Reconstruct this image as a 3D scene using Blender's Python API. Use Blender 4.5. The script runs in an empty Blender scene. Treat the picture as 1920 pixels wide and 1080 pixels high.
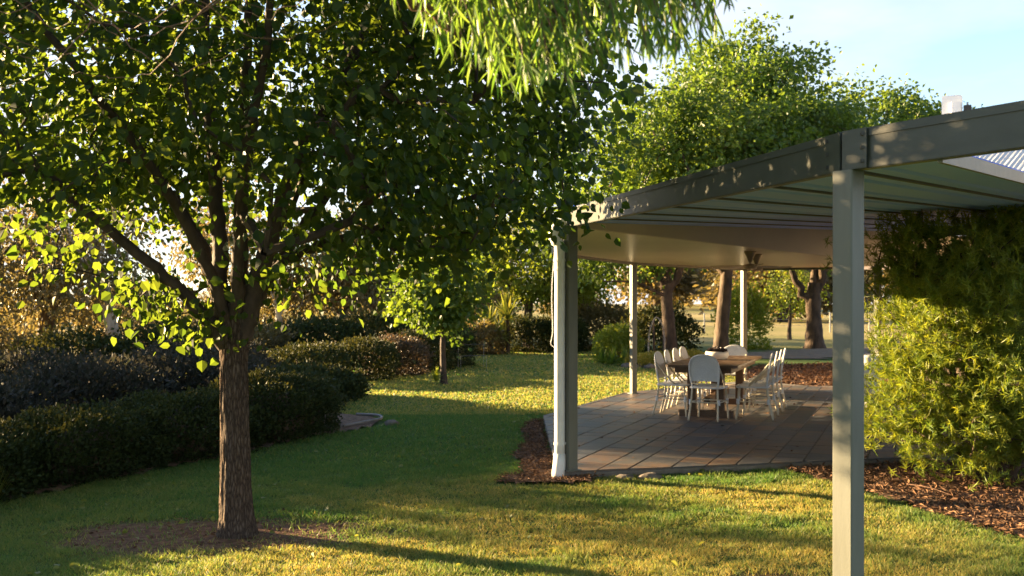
import bpy, math, random
import numpy as np
from mathutils import Vector, noise as mnoise

# ------------------------------------------------------------------ camera, sky, sun, exposure
sc = bpy.context.scene
COL = sc.collection
SUN_AZ, SUN_EL = math.radians(-66.0), math.radians(11.0)
cam_d = bpy.data.cameras.new('camera'); cam = bpy.data.objects.new('camera', cam_d); COL.objects.link(cam)
cam.location = (0, 0, 1.6); cam.rotation_euler = (math.pi/2, 0, 0)
cam_d.lens = 35.0; cam_d.sensor_width = 36.0; cam_d.shift_y = 0.0156
cam_d.clip_start = 0.05; cam_d.clip_end = 5000
cam_d.dof.use_dof = True; cam_d.dof.focus_distance = 6.5; cam_d.dof.aperture_fstop = 4.5
sc.camera = cam

world = bpy.data.worlds.new('World'); sc.world = world; world.use_nodes = True
wn, wl = world.node_tree.nodes, world.node_tree.links
bg = wn['Background']; bg.inputs['Strength'].default_value = 0.056
sky = wn.new('ShaderNodeTexSky'); sky.sky_type = 'NISHITA'; sky.sun_disc = False
sky.sun_elevation = SUN_EL; sky.sun_rotation = SUN_AZ; sky.air_density = 0.9; sky.dust_density = 0.0; sky.ozone_density = 1.6
tcw = wn.new('ShaderNodeTexCoord')
mpw = wn.new('ShaderNodeMapping'); mpw.inputs['Scale'].default_value = (1.3, 1.3, 4.2); mpw.inputs['Location'].default_value = (0.35, 0.0, 0.1)
nzw = wn.new('ShaderNodeTexNoise'); nzw.inputs['Scale'].default_value = 1.6; nzw.inputs['Detail'].default_value = 7; nzw.inputs['Roughness'].default_value = 0.55
rmw = wn.new('ShaderNodeValToRGB'); rmw.color_ramp.elements[0].position = 0.33; rmw.color_ramp.elements[0].color = (.22,.22,.22,1); rmw.color_ramp.elements[1].position = 0.56
mxw = wn.new('ShaderNodeMix'); mxw.data_type = 'RGBA'
mxw.inputs['B'].default_value = (2.7, 2.65, 2.8, 1)
wl.new(tcw.outputs['Generated'], mpw.inputs['Vector']); wl.new(mpw.outputs[0], nzw.inputs['Vector'])
wl.new(nzw.outputs['Fac'], rmw.inputs['Fac']); 
sxw = wn.new('ShaderNodeSeparateXYZ'); mrw = wn.new('ShaderNodeMapRange'); mrw.inputs['From Min'].default_value = .12; mrw.inputs['From Max'].default_value = .55; mrw.inputs['To Min'].default_value = 1.0; mrw.inputs['To Max'].default_value = .15
mmw = wn.new('ShaderNodeMath'); mmw.operation = 'MULTIPLY'
wl.new(tcw.outputs['Generated'], sxw.inputs[0]); wl.new(sxw.outputs['Z'], mrw.inputs['Value']); wl.new(rmw.outputs['Color'], mmw.inputs[0]); wl.new(mrw.outputs[0], mmw.inputs[1]); wl.new(mmw.outputs[0], mxw.inputs['Factor'])
wl.new(sky.outputs[0], mxw.inputs['A']); wl.new(mxw.outputs['Result'], bg.inputs['Color'])

sun_d = bpy.data.lights.new('sun', 'SUN'); sun_d.energy = 5.0; sun_d.angle = math.radians(0.53); sun_d.color = (1.0, 0.71, 0.37)
sun = bpy.data.objects.new('sun', sun_d); COL.objects.link(sun)
SDIR = Vector((math.sin(SUN_AZ)*math.cos(SUN_EL), math.cos(SUN_AZ)*math.cos(SUN_EL), math.sin(SUN_EL)))
sun.rotation_euler = (-SDIR).to_track_quat('-Z', 'Y').to_euler(); sun.location = SDIR*60

vs = sc.view_settings; vs.view_transform = 'Standard'; vs.look = 'None'; vs.gamma = 1.0; vs.use_curve_mapping = False
vs.exposure = 2.95
sc.cycles.max_bounces = 5; sc.cycles.diffuse_bounces = 2; sc.cycles.glossy_bounces = 3; sc.cycles.transmission_bounces = 6
sc.cycles.transparent_max_bounces = 8

# ------------------------------------------------------------------ helpers
R = np.random.default_rng(7)
def nrm(a):
    a = np.asarray(a, float); return a/np.maximum(np.linalg.norm(a, axis=-1, keepdims=True), 1e-9)

class MB:
    """collects verts/faces; build() links ONE mesh object"""
    def __init__(s): s.V = []; s.F = []; s.A = []; s.n = 0
    def add(s, V, F, rnd=None):
        V = np.asarray(V, float).reshape(-1, 3)
        if not isinstance(F, np.ndarray):
            by = {}
            for f in F: by.setdefault(len(f), []).append(f)
            F = [np.array(v) for v in by.values()]
        else: F = [F]
        for f in F:
            if len(f): s.F.append(f + s.n)
        s.V.append(V); s.n += len(V)
        s.A.append(np.full(len(V), 0.5) if rnd is None else np.broadcast_to(np.asarray(rnd, float), (len(V),)))
        return s
    def mesh(s, name, mat, smooth=False):
        me = bpy.data.meshes.new(name)
        V = np.concatenate(s.V) if s.V else np.zeros((0, 3))
        me.vertices.add(len(V)); me.vertices.foreach_set('co', V.ravel())
        idx = np.concatenate([f.ravel() for f in s.F]).astype(np.int32)
        tot = np.concatenate([np.full(len(f), f.shape[1]) for f in s.F]).astype(np.int32)
        st = (np.cumsum(tot) - tot).astype(np.int32)
        me.loops.add(len(idx)); me.loops.foreach_set('vertex_index', idx)
        me.polygons.add(len(tot)); me.polygons.foreach_set('loop_start', st)
        try: me.polygons.foreach_set('loop_total', tot)
        except Exception: pass
        me.polygons.foreach_set('use_smooth', np.full(len(tot), bool(smooth)))
        at = me.attributes.new('rnd', 'FLOAT', 'POINT'); at.data.foreach_set('value', np.concatenate(s.A).astype(np.float32))
        me.update(calc_edges=True)
        if mat: me.materials.append(mat)
        return me
    def build(s, name, mat, parent=None, smooth=False, kind=None, label=None):
        o = bpy.data.objects.new(name, s.mesh(name, mat, smooth)); COL.objects.link(o)
        if parent: o.parent = parent
        if kind: o['kind'] = kind
        if label: o['label'] = label
        return o

def tag(o, label=None, cat=None, group=None, kind=None):
    if label: o['label'] = label
    if cat: o['category'] = cat
    if group: o['group'] = group
    if kind: o['kind'] = kind
    return o
def thing(name, label, cat, group=None):
    o = bpy.data.objects.new(name, None); COL.objects.link(o); o.empty_display_size = 0.2
    return tag(o, label, cat, group)
def copy_tree(o, parent=None):
    c = o.copy(); COL.objects.link(c); c.parent = parent
    for ch in list(o.children): copy_tree(ch, c)
    return c

def box(c, s, rz=0.0, bev=0.0):
    """box centred at c, size s; optional chamfer on vertical edges"""
    x, y, z = np.array(s)/2
    if bev > 0:
        b = bev; prof = [(-x+b,-y),(x-b,-y),(x,-y+b),(x,y-b),(x-b,y),(-x+b,y),(-x,y-b),(-x,-y+b)]
    else: prof = [(-x,-y),(x,-y),(x,y),(-x,y)]
    n = len(prof)
    V = np.array([(a, b, -z) for a, b in prof] + [(a, b, z) for a, b in prof])
    ca, sa = math.cos(rz), math.sin(rz)
    V = np.stack([V[:,0]*ca - V[:,1]*sa, V[:,0]*sa + V[:,1]*ca, V[:,2]], 1) + np.array(c)
    F = [tuple(range(n))[::-1], tuple(range(n, 2*n))] + [(i, (i+1) % n, n+(i+1) % n, n+i) for i in range(n)]
    return V, F
def prism(poly, z0, z1):
    n = len(poly); z0 = np.broadcast_to(z0, n); z1 = np.broadcast_to(z1, n)
    V = [(p[0], p[1], z) for p, z in zip(poly, z0)] + [(p[0], p[1], z) for p, z in zip(poly, z1)]
    F = [tuple(range(n))[::-1], tuple(range(n, 2*n))] + [(i, (i+1) % n, n+(i+1) % n, n+i) for i in range(n)]
    return V, F
def beam(a, b, w, h):
    """bar from a to b (points on the bottom centre line), width w, height h"""
    a, b = np.array(a, float), np.array(b, float); d = b-a; p = nrm(np.array([-d[1], d[0], 0]))*w/2; up = np.array([0,0,h])
    V = [a-p, a+p, b+p, b-p, a-p+up, a+p+up, b+p+up, b-p+up]
    return V, [(3,2,1,0),(4,5,6,7),(0,1,5,4),(1,2,6,5),(2,3,7,6),(3,0,4,7)]
def tube(pts, rad, n=6, cap=True):
    P = np.asarray(pts, float); m = len(P); rad = np.broadcast_to(np.asarray(rad, float), (m,))
    T = nrm(np.gradient(P, axis=0))
    u = np.cross(T[0], [0.3, 0.5, 0.81]); u = u/np.linalg.norm(u)
    ang = np.arange(n)*2*math.pi/n; V = np.zeros((m, n, 3))
    for i in range(m):
        u = u - T[i]*np.dot(u, T[i]); u /= max(np.linalg.norm(u), 1e-9); w = np.cross(T[i], u)
        V[i] = P[i] + rad[i]*(np.cos(ang)[:,None]*u + np.sin(ang)[:,None]*w)
    i, j = np.meshgrid(np.arange(m-1), np.arange(n), indexing='ij'); i = i.ravel(); j = j.ravel(); k = (j+1) % n
    F = np.stack([i*n+j, i*n+k, (i+1)*n+k, (i+1)*n+j], 1)
    V = V.reshape(-1, 3)
    if cap: return V, [tuple(f) for f in F] + [tuple(range(n))[::-1], tuple(range((m-1)*n, m*n))]
    return V, F
def lathe(prof, n=20, c=(0,0,0)):
    m = len(prof); a = np.arange(n)*2*math.pi/n
    V = np.array([[(r*math.cos(t)+c[0], r*math.sin(t)+c[1], z+c[2]) for t in a] for r, z in prof]).reshape(-1, 3)
    F = [(i*n+j, i*n+(j+1) % n, (i+1)*n+(j+1) % n, (i+1)*n+j) for i in range(m-1) for j in range(n)]
    return V, F + [tuple(range(n))[::-1], tuple(range((m-1)*n, m*n))]
def spline(pts, k=6):
    P = np.array(pts, float); P = np.vstack([2*P[0]-P[1], P, 2*P[-1]-P[-2]]); out = []
    for i in range(1, len(P)-2):
        for t in np.arange(k)/k:
            a, b, c, d = P[i-1:i+3]
            out.append(.5*((2*b)+(c-a)*t+(2*a-5*b+4*c-d)*t*t+(3*b-a-3*c+d)*t**3))
    out.append(P[-2]); return np.array(out)
def inpoly(x, y, poly):
    x = np.asarray(x); y = np.asarray(y); ins = np.zeros(x.shape, bool); n = len(poly)
    for i in range(n):
        x0, y0 = poly[i][:2]; x1, y1 = poly[(i+1) % n][:2]
        c = (y0 > y) != (y1 > y)
        with np.errstate(divide='ignore', invalid='ignore'):
            ins ^= c & (x < (x1-x0)*(y-y0)/(y1-y0+1e-12)+x0)
    return ins
def vnoise(x, y, s=1.0, seed=0.0):
    """smooth pseudo noise, vectorised, about -1..1"""
    x = np.asarray(x)*s+seed*3.1; y = np.asarray(y)*s-seed*1.7
    return (np.sin(x*1.3+1.7*np.sin(y*.9+seed))+np.sin(y*1.7+1.3*np.sin(x*1.1+2.1))+np.sin((x+y)*2.3+np.sin(x*2.9-y*1.9)*1.4)*.6)/2.6

# ------------------------------------------------------------------ materials
def newmat(name):
    m = bpy.data.materials.new(name); m.use_nodes = True; nt = m.node_tree
    return m, nt.nodes, nt.links, nt.nodes['Principled BSDF']
def noise_mat(name, cols, scale=5, rough=.7, bump=.0, bscale=None, stretch=(1,1,1), detail=6, spec=.4, metal=0, coord='Object', rand=0.0, lo=.35, hi=.65, bdist=.02):
    """procedural paint/stone/bark: noise ramp over cols, optional bump, optional per-object random shift"""
    m, n, l, b = newmat(name)
    tc = n.new('ShaderNodeTexCoord'); mp = n.new('ShaderNodeMapping'); mp.inputs['Scale'].default_value = stretch
    l.new(tc.outputs[coord] if coord != 'World' else n.new('ShaderNodeNewGeometry').outputs['Position'], mp.inputs['Vector'])
    nz = n.new('ShaderNodeTexNoise'); nz.inputs['Scale'].default_value = scale; nz.inputs['Detail'].default_value = detail; nz.inputs['Roughness'].default_value = .6
    l.new(mp.outputs[0], nz.inputs['Vector'])
    rp = n.new('ShaderNodeValToRGB'); e = rp.color_ramp.elements
    k = len(cols)
    for i, c in enumerate(cols):
        pos = lo+(hi-lo)*i/max(k-1, 1)
        el = e[i] if i < 2 else e.new(pos)
        el.position = pos; el.color = (*c, 1)
    fac = nz.outputs['Fac']
    if rand > 0:
        oi = n.new('ShaderNodeObjectInfo'); ma = n.new('ShaderNodeMath'); ma.operation = 'MULTIPLY_ADD'
        ma.inputs[1].default_value = rand; l.new(oi.outputs['Random'], ma.inputs[0])
        sb = n.new('ShaderNodeMath'); sb.operation = 'SUBTRACT'; sb.inputs[1].default_value = rand/2
        l.new(fac, sb.inputs[0]); l.new(sb.outputs[0], ma.inputs[2]); fac = ma.outputs[0]
    l.new(fac, rp.inputs['Fac']); l.new(rp.outputs['Color'], b.inputs['Base Color'])
    b.inputs['Roughness'].default_value = rough; b.inputs['Specular IOR Level'].default_value = spec; b.inputs['Metallic'].default_value = metal
    if bump > 0:
        n2 = n.new('ShaderNodeTexNoise'); n2.inputs['Scale'].default_value = bscale or scale*3; n2.inputs['Detail'].default_value = 8
        l.new(mp.outputs[0], n2.inputs['Vector'])
        bp = n.new('ShaderNodeBump'); bp.inputs['Strength'].default_value = bump; bp.inputs['Distance'].default_value = bdist
        l.new(n2.outputs['Fac'], bp.inputs['Height']); l.new(bp.outputs[0], b.inputs['Normal'])
    return m
def leaf_mat(name, c1, c2, t1, t2, trans=.45, rough=.45, spec=.35):
    """leaf: reflecting + translucent, colour varied by the per-leaf attribute"""
    m, n, l, b = newmat(name)
    at = n.new('ShaderNodeAttribute'); at.attribute_name = 'rnd'
    def mix(a, c):
        x = n.new('ShaderNodeMix'); x.data_type = 'RGBA'; x.inputs['A'].default_value = (*a, 1); x.inputs['B'].default_value = (*c, 1)
        l.new(at.outputs['Fac'], x.inputs['Factor']); return x.outputs['Result']
    l.new(mix(c1, c2), b.inputs['Base Color']); b.inputs['Roughness'].default_value = rough; b.inputs['Specular IOR Level'].default_value = spec
    tr = n.new('ShaderNodeBsdfTranslucent'); l.new(mix(t1, t2), tr.inputs['Color'])
    ms = n.new('ShaderNodeMixShader'); ms.inputs[0].default_value = trans
    l.new(b.outputs[0], ms.inputs[1]); l.new(tr.outputs[0], ms.inputs[2])
    l.new(ms.outputs[0], n['Material Output'].inputs['Surface']); return m

M = {}
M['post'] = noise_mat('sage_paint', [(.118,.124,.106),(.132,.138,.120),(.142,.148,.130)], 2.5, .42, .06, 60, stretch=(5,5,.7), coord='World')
M['beam'] = noise_mat('sage_paint_shaded', [(.050,.057,.048),(.058,.066,.057),(.064,.072,.063)], 2.2, .4, .05, 60, stretch=(1.5,1.5,4), coord='World')  # post paint again, darkened to put the shade of the beams into the colour
M['deck'] = noise_mat('blue_grey_sheet', [(.20,.36,.90),(.23,.39,.93)], 1.2, .5, .04, 30, stretch=(.4,1.5,1))
M['gap'] = noise_mat('sheet_joint', [(.06,.065,.07),(.10,.10,.10)], 6, .6)
M['ceil'] = noise_mat('cream_ceiling', [(.55,.445,.335),(.61,.495,.375)], 1.1, .30, .03, 20)
M['white'] = noise_mat('white_plastic', [(.70,.70,.68),(.80,.80,.78)], 6, .35, .03, 40)
M['screw'] = noise_mat('dark_screw', [(.05,.05,.05),(.09,.09,.08)], 30, .5, metal=.6)
M['brass'] = noise_mat('fan_metal', [(.26,.20,.13),(.34,.26,.17)], 8, .35, metal=.5)
M['slate'] = noise_mat('slate_tile', [(.050,.056,.070),(.072,.074,.082),(.092,.086,.082),(.145,.092,.062),(.090,.082,.078)], 4.2, .48, .5, 9, rand=.58, lo=.2, hi=.78, coord='World', bdist=.006)
M['grout'] = noise_mat('grout', [(.12,.115,.105),(.18,.17,.15)], 12, .9, .4)
M['slab'] = noise_mat('concrete_edge', [(.15,.13,.11),(.23,.20,.17)], 7, .9, .5)
M['wood'] = noise_mat('table_timber', [(.060,.034,.018),(.11,.062,.034),(.085,.048,.026)], 4, .5, .12, 30, stretch=(12,1,12))
M['rattan'] = noise_mat('rattan_cane', [(.50,.43,.31),(.60,.53,.40)], 25, .45, .2, 80)
M['weave'] = noise_mat('white_weave', [(.60,.61,.62),(.72,.73,.74)], 90, .5, .5, 220, detail=2)
M['bark'] = noise_mat('main_bark', [(.045,.032,.024),(.10,.072,.053),(.15,.115,.088)], 11, .9, 1.0, 26, stretch=(1.8,1.8,.4), bdist=.02)
def bark_mat(name, dark, mid, light, sx=60, sz=13):
    m, n, l, b = newmat(name)
    tc = n.new('ShaderNodeTexCoord'); mp = n.new('ShaderNodeMapping'); mp.inputs['Scale'].default_value = (sx, sx, sz); l.new(tc.outputs['Object'], mp.inputs['Vector'])
    wz = n.new('ShaderNodeTexNoise'); wz.inputs['Scale'].default_value = 1.3; wz.inputs['Detail'].default_value = 5; l.new(mp.outputs[0], wz.inputs['Vector'])
    mw = n.new('ShaderNodeMix'); mw.data_type = 'VECTOR'; mw.inputs['Factor'].default_value = .42; l.new(mp.outputs[0], mw.inputs['A']); l.new(wz.outputs['Color'], mw.inputs['B'])
    vo = n.new('ShaderNodeTexVoronoi'); vo.feature = 'DISTANCE_TO_EDGE'; vo.inputs['Scale'].default_value = 1.6; l.new(mw.outputs['Result'], vo.inputs['Vector'])
    nz = n.new('ShaderNodeTexNoise'); nz.inputs['Scale'].default_value = 3.5; nz.inputs['Detail'].default_value = 8; l.new(mp.outputs[0], nz.inputs['Vector'])
    ml = n.new('ShaderNodeMath'); ml.operation = 'MULTIPLY_ADD'; ml.inputs[1].default_value = 1.6; l.new(vo.outputs['Distance'], ml.inputs[0])
    hf = n.new('ShaderNodeMath'); hf.operation = 'MULTIPLY'; hf.inputs[1].default_value = .6; l.new(nz.outputs['Fac'], hf.inputs[0]); l.new(hf.outputs[0], ml.inputs[2])
    rp = n.new('ShaderNodeValToRGB'); e = rp.color_ramp.elements; e[0].position = .22; e[0].color = (*dark, 1); e[1].position = .85; e[1].color = (*light, 1); x = e.new(.48); x.color = (*mid, 1)
    l.new(ml.outputs[0], rp.inputs['Fac']); l.new(rp.outputs['Color'], b.inputs['Base Color']); b.inputs['Roughness'].default_value = .9; b.inputs['Specular IOR Level'].default_value = .2
    bp = n.new('ShaderNodeBump'); bp.inputs['Strength'].default_value = 1.0; bp.inputs['Distance'].default_value = .018; l.new(ml.outputs[0], bp.inputs['Height']); l.new(bp.outputs[0], b.inputs['Normal'])
    return m
M['bark'] = bark_mat('main_bark_plates', (.030,.021,.016), (.085,.060,.045), (.16,.12,.092))
M['limb'] = noise_mat('limb_bark', [(.035,.025,.018),(.075,.052,.038)], 14, .8, .6, 30, stretch=(1,1,.5))
M['gum'] = noise_mat('gum_bark', [(.22,.17,.14),(.42,.37,.32),(.50,.46,.41)], 3.5, .7, .4, 12, stretch=(1,1,.35))
M['dkbark'] = noise_mat('dark_bark', [(.028,.020,.014),(.07,.046,.030),(.11,.074,.048)], 5, .85, .8, 14, stretch=(1,1,.4), bdist=.03)
M['redtwig'] = noise_mat('willow_bark', [(.10,.052,.032),(.18,.095,.058)], 20, .6, .2)
M['leaf'] = leaf_mat('pear_leaf', (.007,.022,.011), (.016,.040,.013), (.13,.26,.02), (.38,.46,.035), .34, .45, .15)
M['willow'] = leaf_mat('willow_leaf', (.055,.120,.032), (.12,.19,.06), (.17,.35,.03), (.36,.50,.06), .42, .42)
M['green1'] = leaf_mat('garden_tree_leaf', (.040,.082,.016), (.085,.140,.026), (.14,.25,.018), (.30,.38,.03), .40)
M['lime'] = leaf_mat('lime_tree_leaf', (.09,.14,.02), (.16,.20,.03), (.28,.38,.02), (.46,.46,.04), .42)
M['gold'] = leaf_mat('gum_leaf', (.060,.066,.034), (.14,.12,.058), (.14,.14,.045), (.36,.28,.10), .38)
M['olive'] = leaf_mat('olive_gum_leaf', (.060,.060,.030), (.14,.11,.05), (.15,.13,.03), (.36,.25,.07), .40)
M['hedge'] = leaf_mat('hedge_leaf', (.014,.026,.010), (.032,.050,.014), (.05,.07,.012), (.20,.17,.03), .14, .6, .15)
M['lav'] = leaf_mat('lavender_leaf', (.020,.027,.016), (.048,.043,.036), (.05,.06,.03), (.12,.10,.06), .22, .6, .15)
M['needle'] = leaf_mat('needle_leaf', (.050,.120,.026), (.24,.27,.035), (.18,.32,.02), (.58,.55,.03), .36)
M['redleaf'] = leaf_mat('red_shrub_leaf', (.035,.036,.016), (.085,.055,.030), (.09,.06,.03), (.20,.12,.05), .25)
M['yucca'] = leaf_mat('yucca_leaf', (.10,.14,.030), (.17,.19,.05), (.25,.30,.03), (.42,.38,.05), .35)
M['yellowfl'] = leaf_mat('yellow_cover', (.20,.19,.03), (.38,.30,.04), (.3,.3,.03), (.5,.4,.05), .35)
M['grass'] = leaf_mat('grass_blade', (.030,.118,.034), (.54,.39,.115), (.09,.28,.04), (.76,.55,.12), .40, .5, .25)
M['chip'] = leaf_mat('bark_chip', (.075,.040,.024), (.26,.145,.080), (.02,.01,.01), (.03,.02,.01), .05, .85, .2)
M['mulch'] = noise_mat('mulch_soil', [(.055,.032,.02),(.12,.07,.042),(.17,.10,.06)], 18, .95, .9, 40, coord='Object')
M['brick'] = noise_mat('house_brick', [(.32,.24,.17),(.42,.33,.24)], 6, .85, .5, 30, rand=.3)
M['iron'] = noise_mat('roof_iron', [(.50,.49,.46),(.60,.58,.54)], 2, .35, .1, metal=.25)
M['metal'] = noise_mat('thin_metal', [(.30,.30,.28),(.42,.41,.39)], 10, .45, metal=.4)
M['dkmetal'] = noise_mat('dark_metal', [(.03,.028,.025),(.06,.055,.05)], 10, .6, metal=.3)
M['pot'] = noise_mat('cream_pot', [(.60,.55,.48),(.70,.65,.58)], 8, .6, .2)
M['succ'] = leaf_mat('succulent', (.05,.04,.04), (.12,.10,.10), (.05,.03,.03), (.1,.08,.08), .1)
M['rock'] = noise_mat('garden_rock', [(.10,.085,.07),(.18,.15,.125)], 5, .9, .7, 20)
M['kerb'] = noise_mat('edging', [(.16,.15,.14),(.24,.22,.21)], 9, .85, .4)
M['drive'] = noise_mat('gravel_drive', [(.14,.10,.08),(.22,.165,.13)], 5, .95, .5, 60)

# lawn / paddock sheet: real ground colours that vary by place
def ground_mat():
    m, n, l, b = newmat('lawn_ground')
    tc = n.new('ShaderNodeTexCoord')
    def nz(s, d=5):
        x = n.new('ShaderNodeTexNoise'); x.inputs['Scale'].default_value = s; x.inputs['Detail'].default_value = d
        l.new(tc.outputs['Object'], x.inputs['Vector']); return x.outputs['Fac']
    def ramp(f, a, c, lo, hi):
        r = n.new('ShaderNodeValToRGB'); r.color_ramp.elements[0].position = lo; r.color_ramp.elements[1].position = hi
        r.color_ramp.elements[0].color = (*a, 1); r.color_ramp.elements[1].color = (*c, 1); l.new(f, r.inputs['Fac']); return r.outputs['Color']
    def mix(f, a, c):
        x = n.new('ShaderNodeMix'); x.data_type = 'RGBA'; l.new(f, x.inputs['Factor'])
        l.new(a, x.inputs['A']); l.new(c, x.inputs['B']); return x.outputs['Result']
    lawn = ramp(nz(.45), (.032,.098,.028), (.085,.135,.036), .38, .62)
    fine = ramp(nz(35, 8), (.022,.048,.012), (.10,.125,.04), .35, .68)
    lawn = mix(ramp(nz(3), (.35,.35,.35), (.65,.65,.65), .3, .7), lawn, fine)
    soil = ramp(nz(14, 8), (.095,.050,.032), (.20,.112,.072), .35, .65)
    fld = ramp(nz(.06, 6), (.20,.19,.07), (.36,.29,.13), .38, .62)
    a1 = n.new('ShaderNodeAttribute'); a1.attribute_name = 'rnd'      # 0 lawn .. 1 dry paddock
    a2 = n.new('ShaderNodeAttribute'); a2.attribute_name = 'soil'
    c = mix(a1.outputs['Fac'], lawn, fld); c = mix(a2.outputs['Fac'], c, soil)
    l.new(c, b.inputs['Base Color']); b.inputs['Roughness'].default_value = .95; b.inputs['Specular IOR Level'].default_value = .1
    bp = n.new('ShaderNodeBump'); bp.inputs['Strength'].default_value = .8; bp.inputs['Distance'].default_value = .03
    l.new(nz(28, 8), bp.inputs['Height']); l.new(bp.outputs[0], b.inputs['Normal'])
    return m
M['ground'] = ground_mat()

# ------------------------------------------------------------------ layout (metres; camera at the origin, looking along +Y)
TREE = np.array([-2.0, 7.17])
P1, VX, P2, P3 = (.563, 9.57), (.60, 14.24), (2.17, 17.8), (4.82, 20.7)
N0 = (1.52, 4.5)
DR = np.array([.597, .802]); DN = np.array([.802, -.597])          # roof sheets run along DR; DN across them
PATIO = [(.44, 9.50), (2.4, 9.97), (4.3, 10.45), (7.6, 11.4), (10.5, 14.2), (9.2, 19.2), (5.9, 19.55), (4.85, 20.85), (2.05, 18.0), (.45, 14.3)]
BED_R = [(2.75, 10.02), (2.95, 9.35), (3.15, 8.7), (3.36, 7.85), (3.62, 7.05), (4.1, 6.1), (5.2, 4.8), (9, 4), (13, 10), (10.5, 14.1), (7.6, 11.38), (4.3, 10.43), (2.95, 10.1)]
BED_L = [(.43, 9.48), (.95, 9.58), (.75, 9.3), (.35, 9.12), (-.15, 9.25), (.10, 10.1), (.02, 11.0), (.16, 12.2), (.12, 13.4), (.30, 14.3), (.44, 14.28)]
BED_B = [(4.95, 20.9), (5.95, 19.6), (9.2, 19.3), (10.5, 24), (9.2, 27.5), (6.5, 26.5), (5.2, 23.5)]
BED_H = [(-5.6, 6.2), (-4.75, 7.7), (-4.15, 8.7), (-3.3, 10.7), (-2.35, 12.8), (-1.75, 13.7), (-1.95, 14.6), (-3.0, 15.4), (-6.5, 14.5), (-9, 9)]
BED_N = [(1.15, 5.95), (1.45, 5.75), (1.75, 5.8), (1.72, 6.25), (1.35, 6.35)]
def gz(x, y):
    x = np.asarray(x, float); y = np.asarray(y, float)
    z = -.075 + .018*vnoise(x, y, .55, 2)
    z = z - .055*np.maximum(0, -x-5.0)*np.clip(1-(-x-5)/120, .2, 1)*np.clip((y-4)/14, 0, 1)
    far = np.clip((y-45)/120, 0, 1); z = z + far*far*(3-2*far)*1.6
    near = np.clip(1-np.hypot(x-4, y-14)/9.5, 0, 1)
    return np.where(near > 0, z*(1-near)+(-.085)*near, z)
def soilmask(x, y):
    d = np.hypot((x-TREE[0]+.12)*.8, (y-TREE[1]-.05)*1.35)+.22*vnoise(x, y, 2.2, 5)+.10*vnoise(x, y, 6.5, 1)
    a = np.clip((1.0-d)/.32, 0, 1)
    d2 = np.hypot((x-1.45)*.75, y-6.05)+.15*vnoise(x, y, 4, 3)
    return np.maximum(a, np.clip((.34-d2)/.15, 0, 1))

# ------------------------------------------------------------------ the ground: one sheet to the horizon
def axis(a, b, near, far, fine=.22, grow=1.11):
    v = [near]; s = fine
    while v[-1] < b: s = s if v[-1] < far else s*grow; v.append(v[-1]+s)
    w = [near]; s = fine
    while w[-1] > a: s = s if w[-1] > -far*.7 else s*grow; w.append(w[-1]-s)
    return np.array(sorted(set(w+v)))
xs = axis(-2500, 2500, 0, 8); ys = axis(-600, 4200, 2, 18)
gx, gy = np.meshgrid(xs, ys); sh = gx.shape
i, j = np.meshgrid(np.arange(sh[0]-1), np.arange(sh[1]-1), indexing='ij'); i = i.ravel(); j = j.ravel()
gf = np.stack([i*sh[1]+j, i*sh[1]+j+1, (i+1)*sh[1]+j+1, (i+1)*sh[1]+j], 1)
pad = np.clip((gy+.5*np.abs(gx)-38)/10, 0, 1); pad = np.maximum(pad, np.clip((-gx-9)/4, 0, 1))
mb = MB().add(np.stack([gx, gy, gz(gx, gy)], -1).reshape(-1, 3), gf, pad.ravel())
ground = mb.build('ground', M['ground'], smooth=True, kind='structure')
sa = ground.data.attributes.new('soil', 'FLOAT', 'POINT'); sa.data.foreach_set('value', soilmask(gx, gy).ravel().astype(np.float32))

def sheet(name, poly, mat, lift=.012, k=5, mound=.03, edge=.05):
    """irregular bed laid over the ground: grid clipped to the (wobbled) outline"""
    P = np.array(poly); c = P.mean(0); lo, hi = P.min(0), P.max(0); st = max(.09, (hi-lo).max()/70)
    X, Y = np.meshgrid(np.arange(lo[0]-st, hi[0]+st, st), np.arange(lo[1]-st, hi[1]+st, st)); s = X.shape
    Xw = X+edge*vnoise(X, Y, 5, 1); Yw = Y+edge*vnoise(Y, X, 5, 4)
    ins = inpoly(Xw, Yw, poly)
    Z = gz(X, Y)+lift+mound*(.5+.5*vnoise(X, Y, 3, 6))*ins
    a, b = np.meshgrid(np.arange(s[0]-1), np.arange(s[1]-1), indexing='ij'); a = a.ravel(); b = b.ravel()
    F = np.stack([a*s[1]+b, a*s[1]+b+1, (a+1)*s[1]+b+1, (a+1)*s[1]+b], 1)
    I = ins.ravel(); F = F[I[F].sum(1) >= 3]
    return MB().add(np.stack([X, Y, Z], -1).reshape(-1, 3), F).build(name, mat, smooth=True, kind='structure')
for pl in (BED_R, BED_L, BED_B, BED_H): sheet('garden_bed', pl, M['mulch'])
sheet('driveway', [(6.5,29.5),(9,30),(14,33.5),(30,41),(60,52),(62,57),(28,45),(12,37.5),(7,33)], M['drive'], .02, mound=0)

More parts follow.
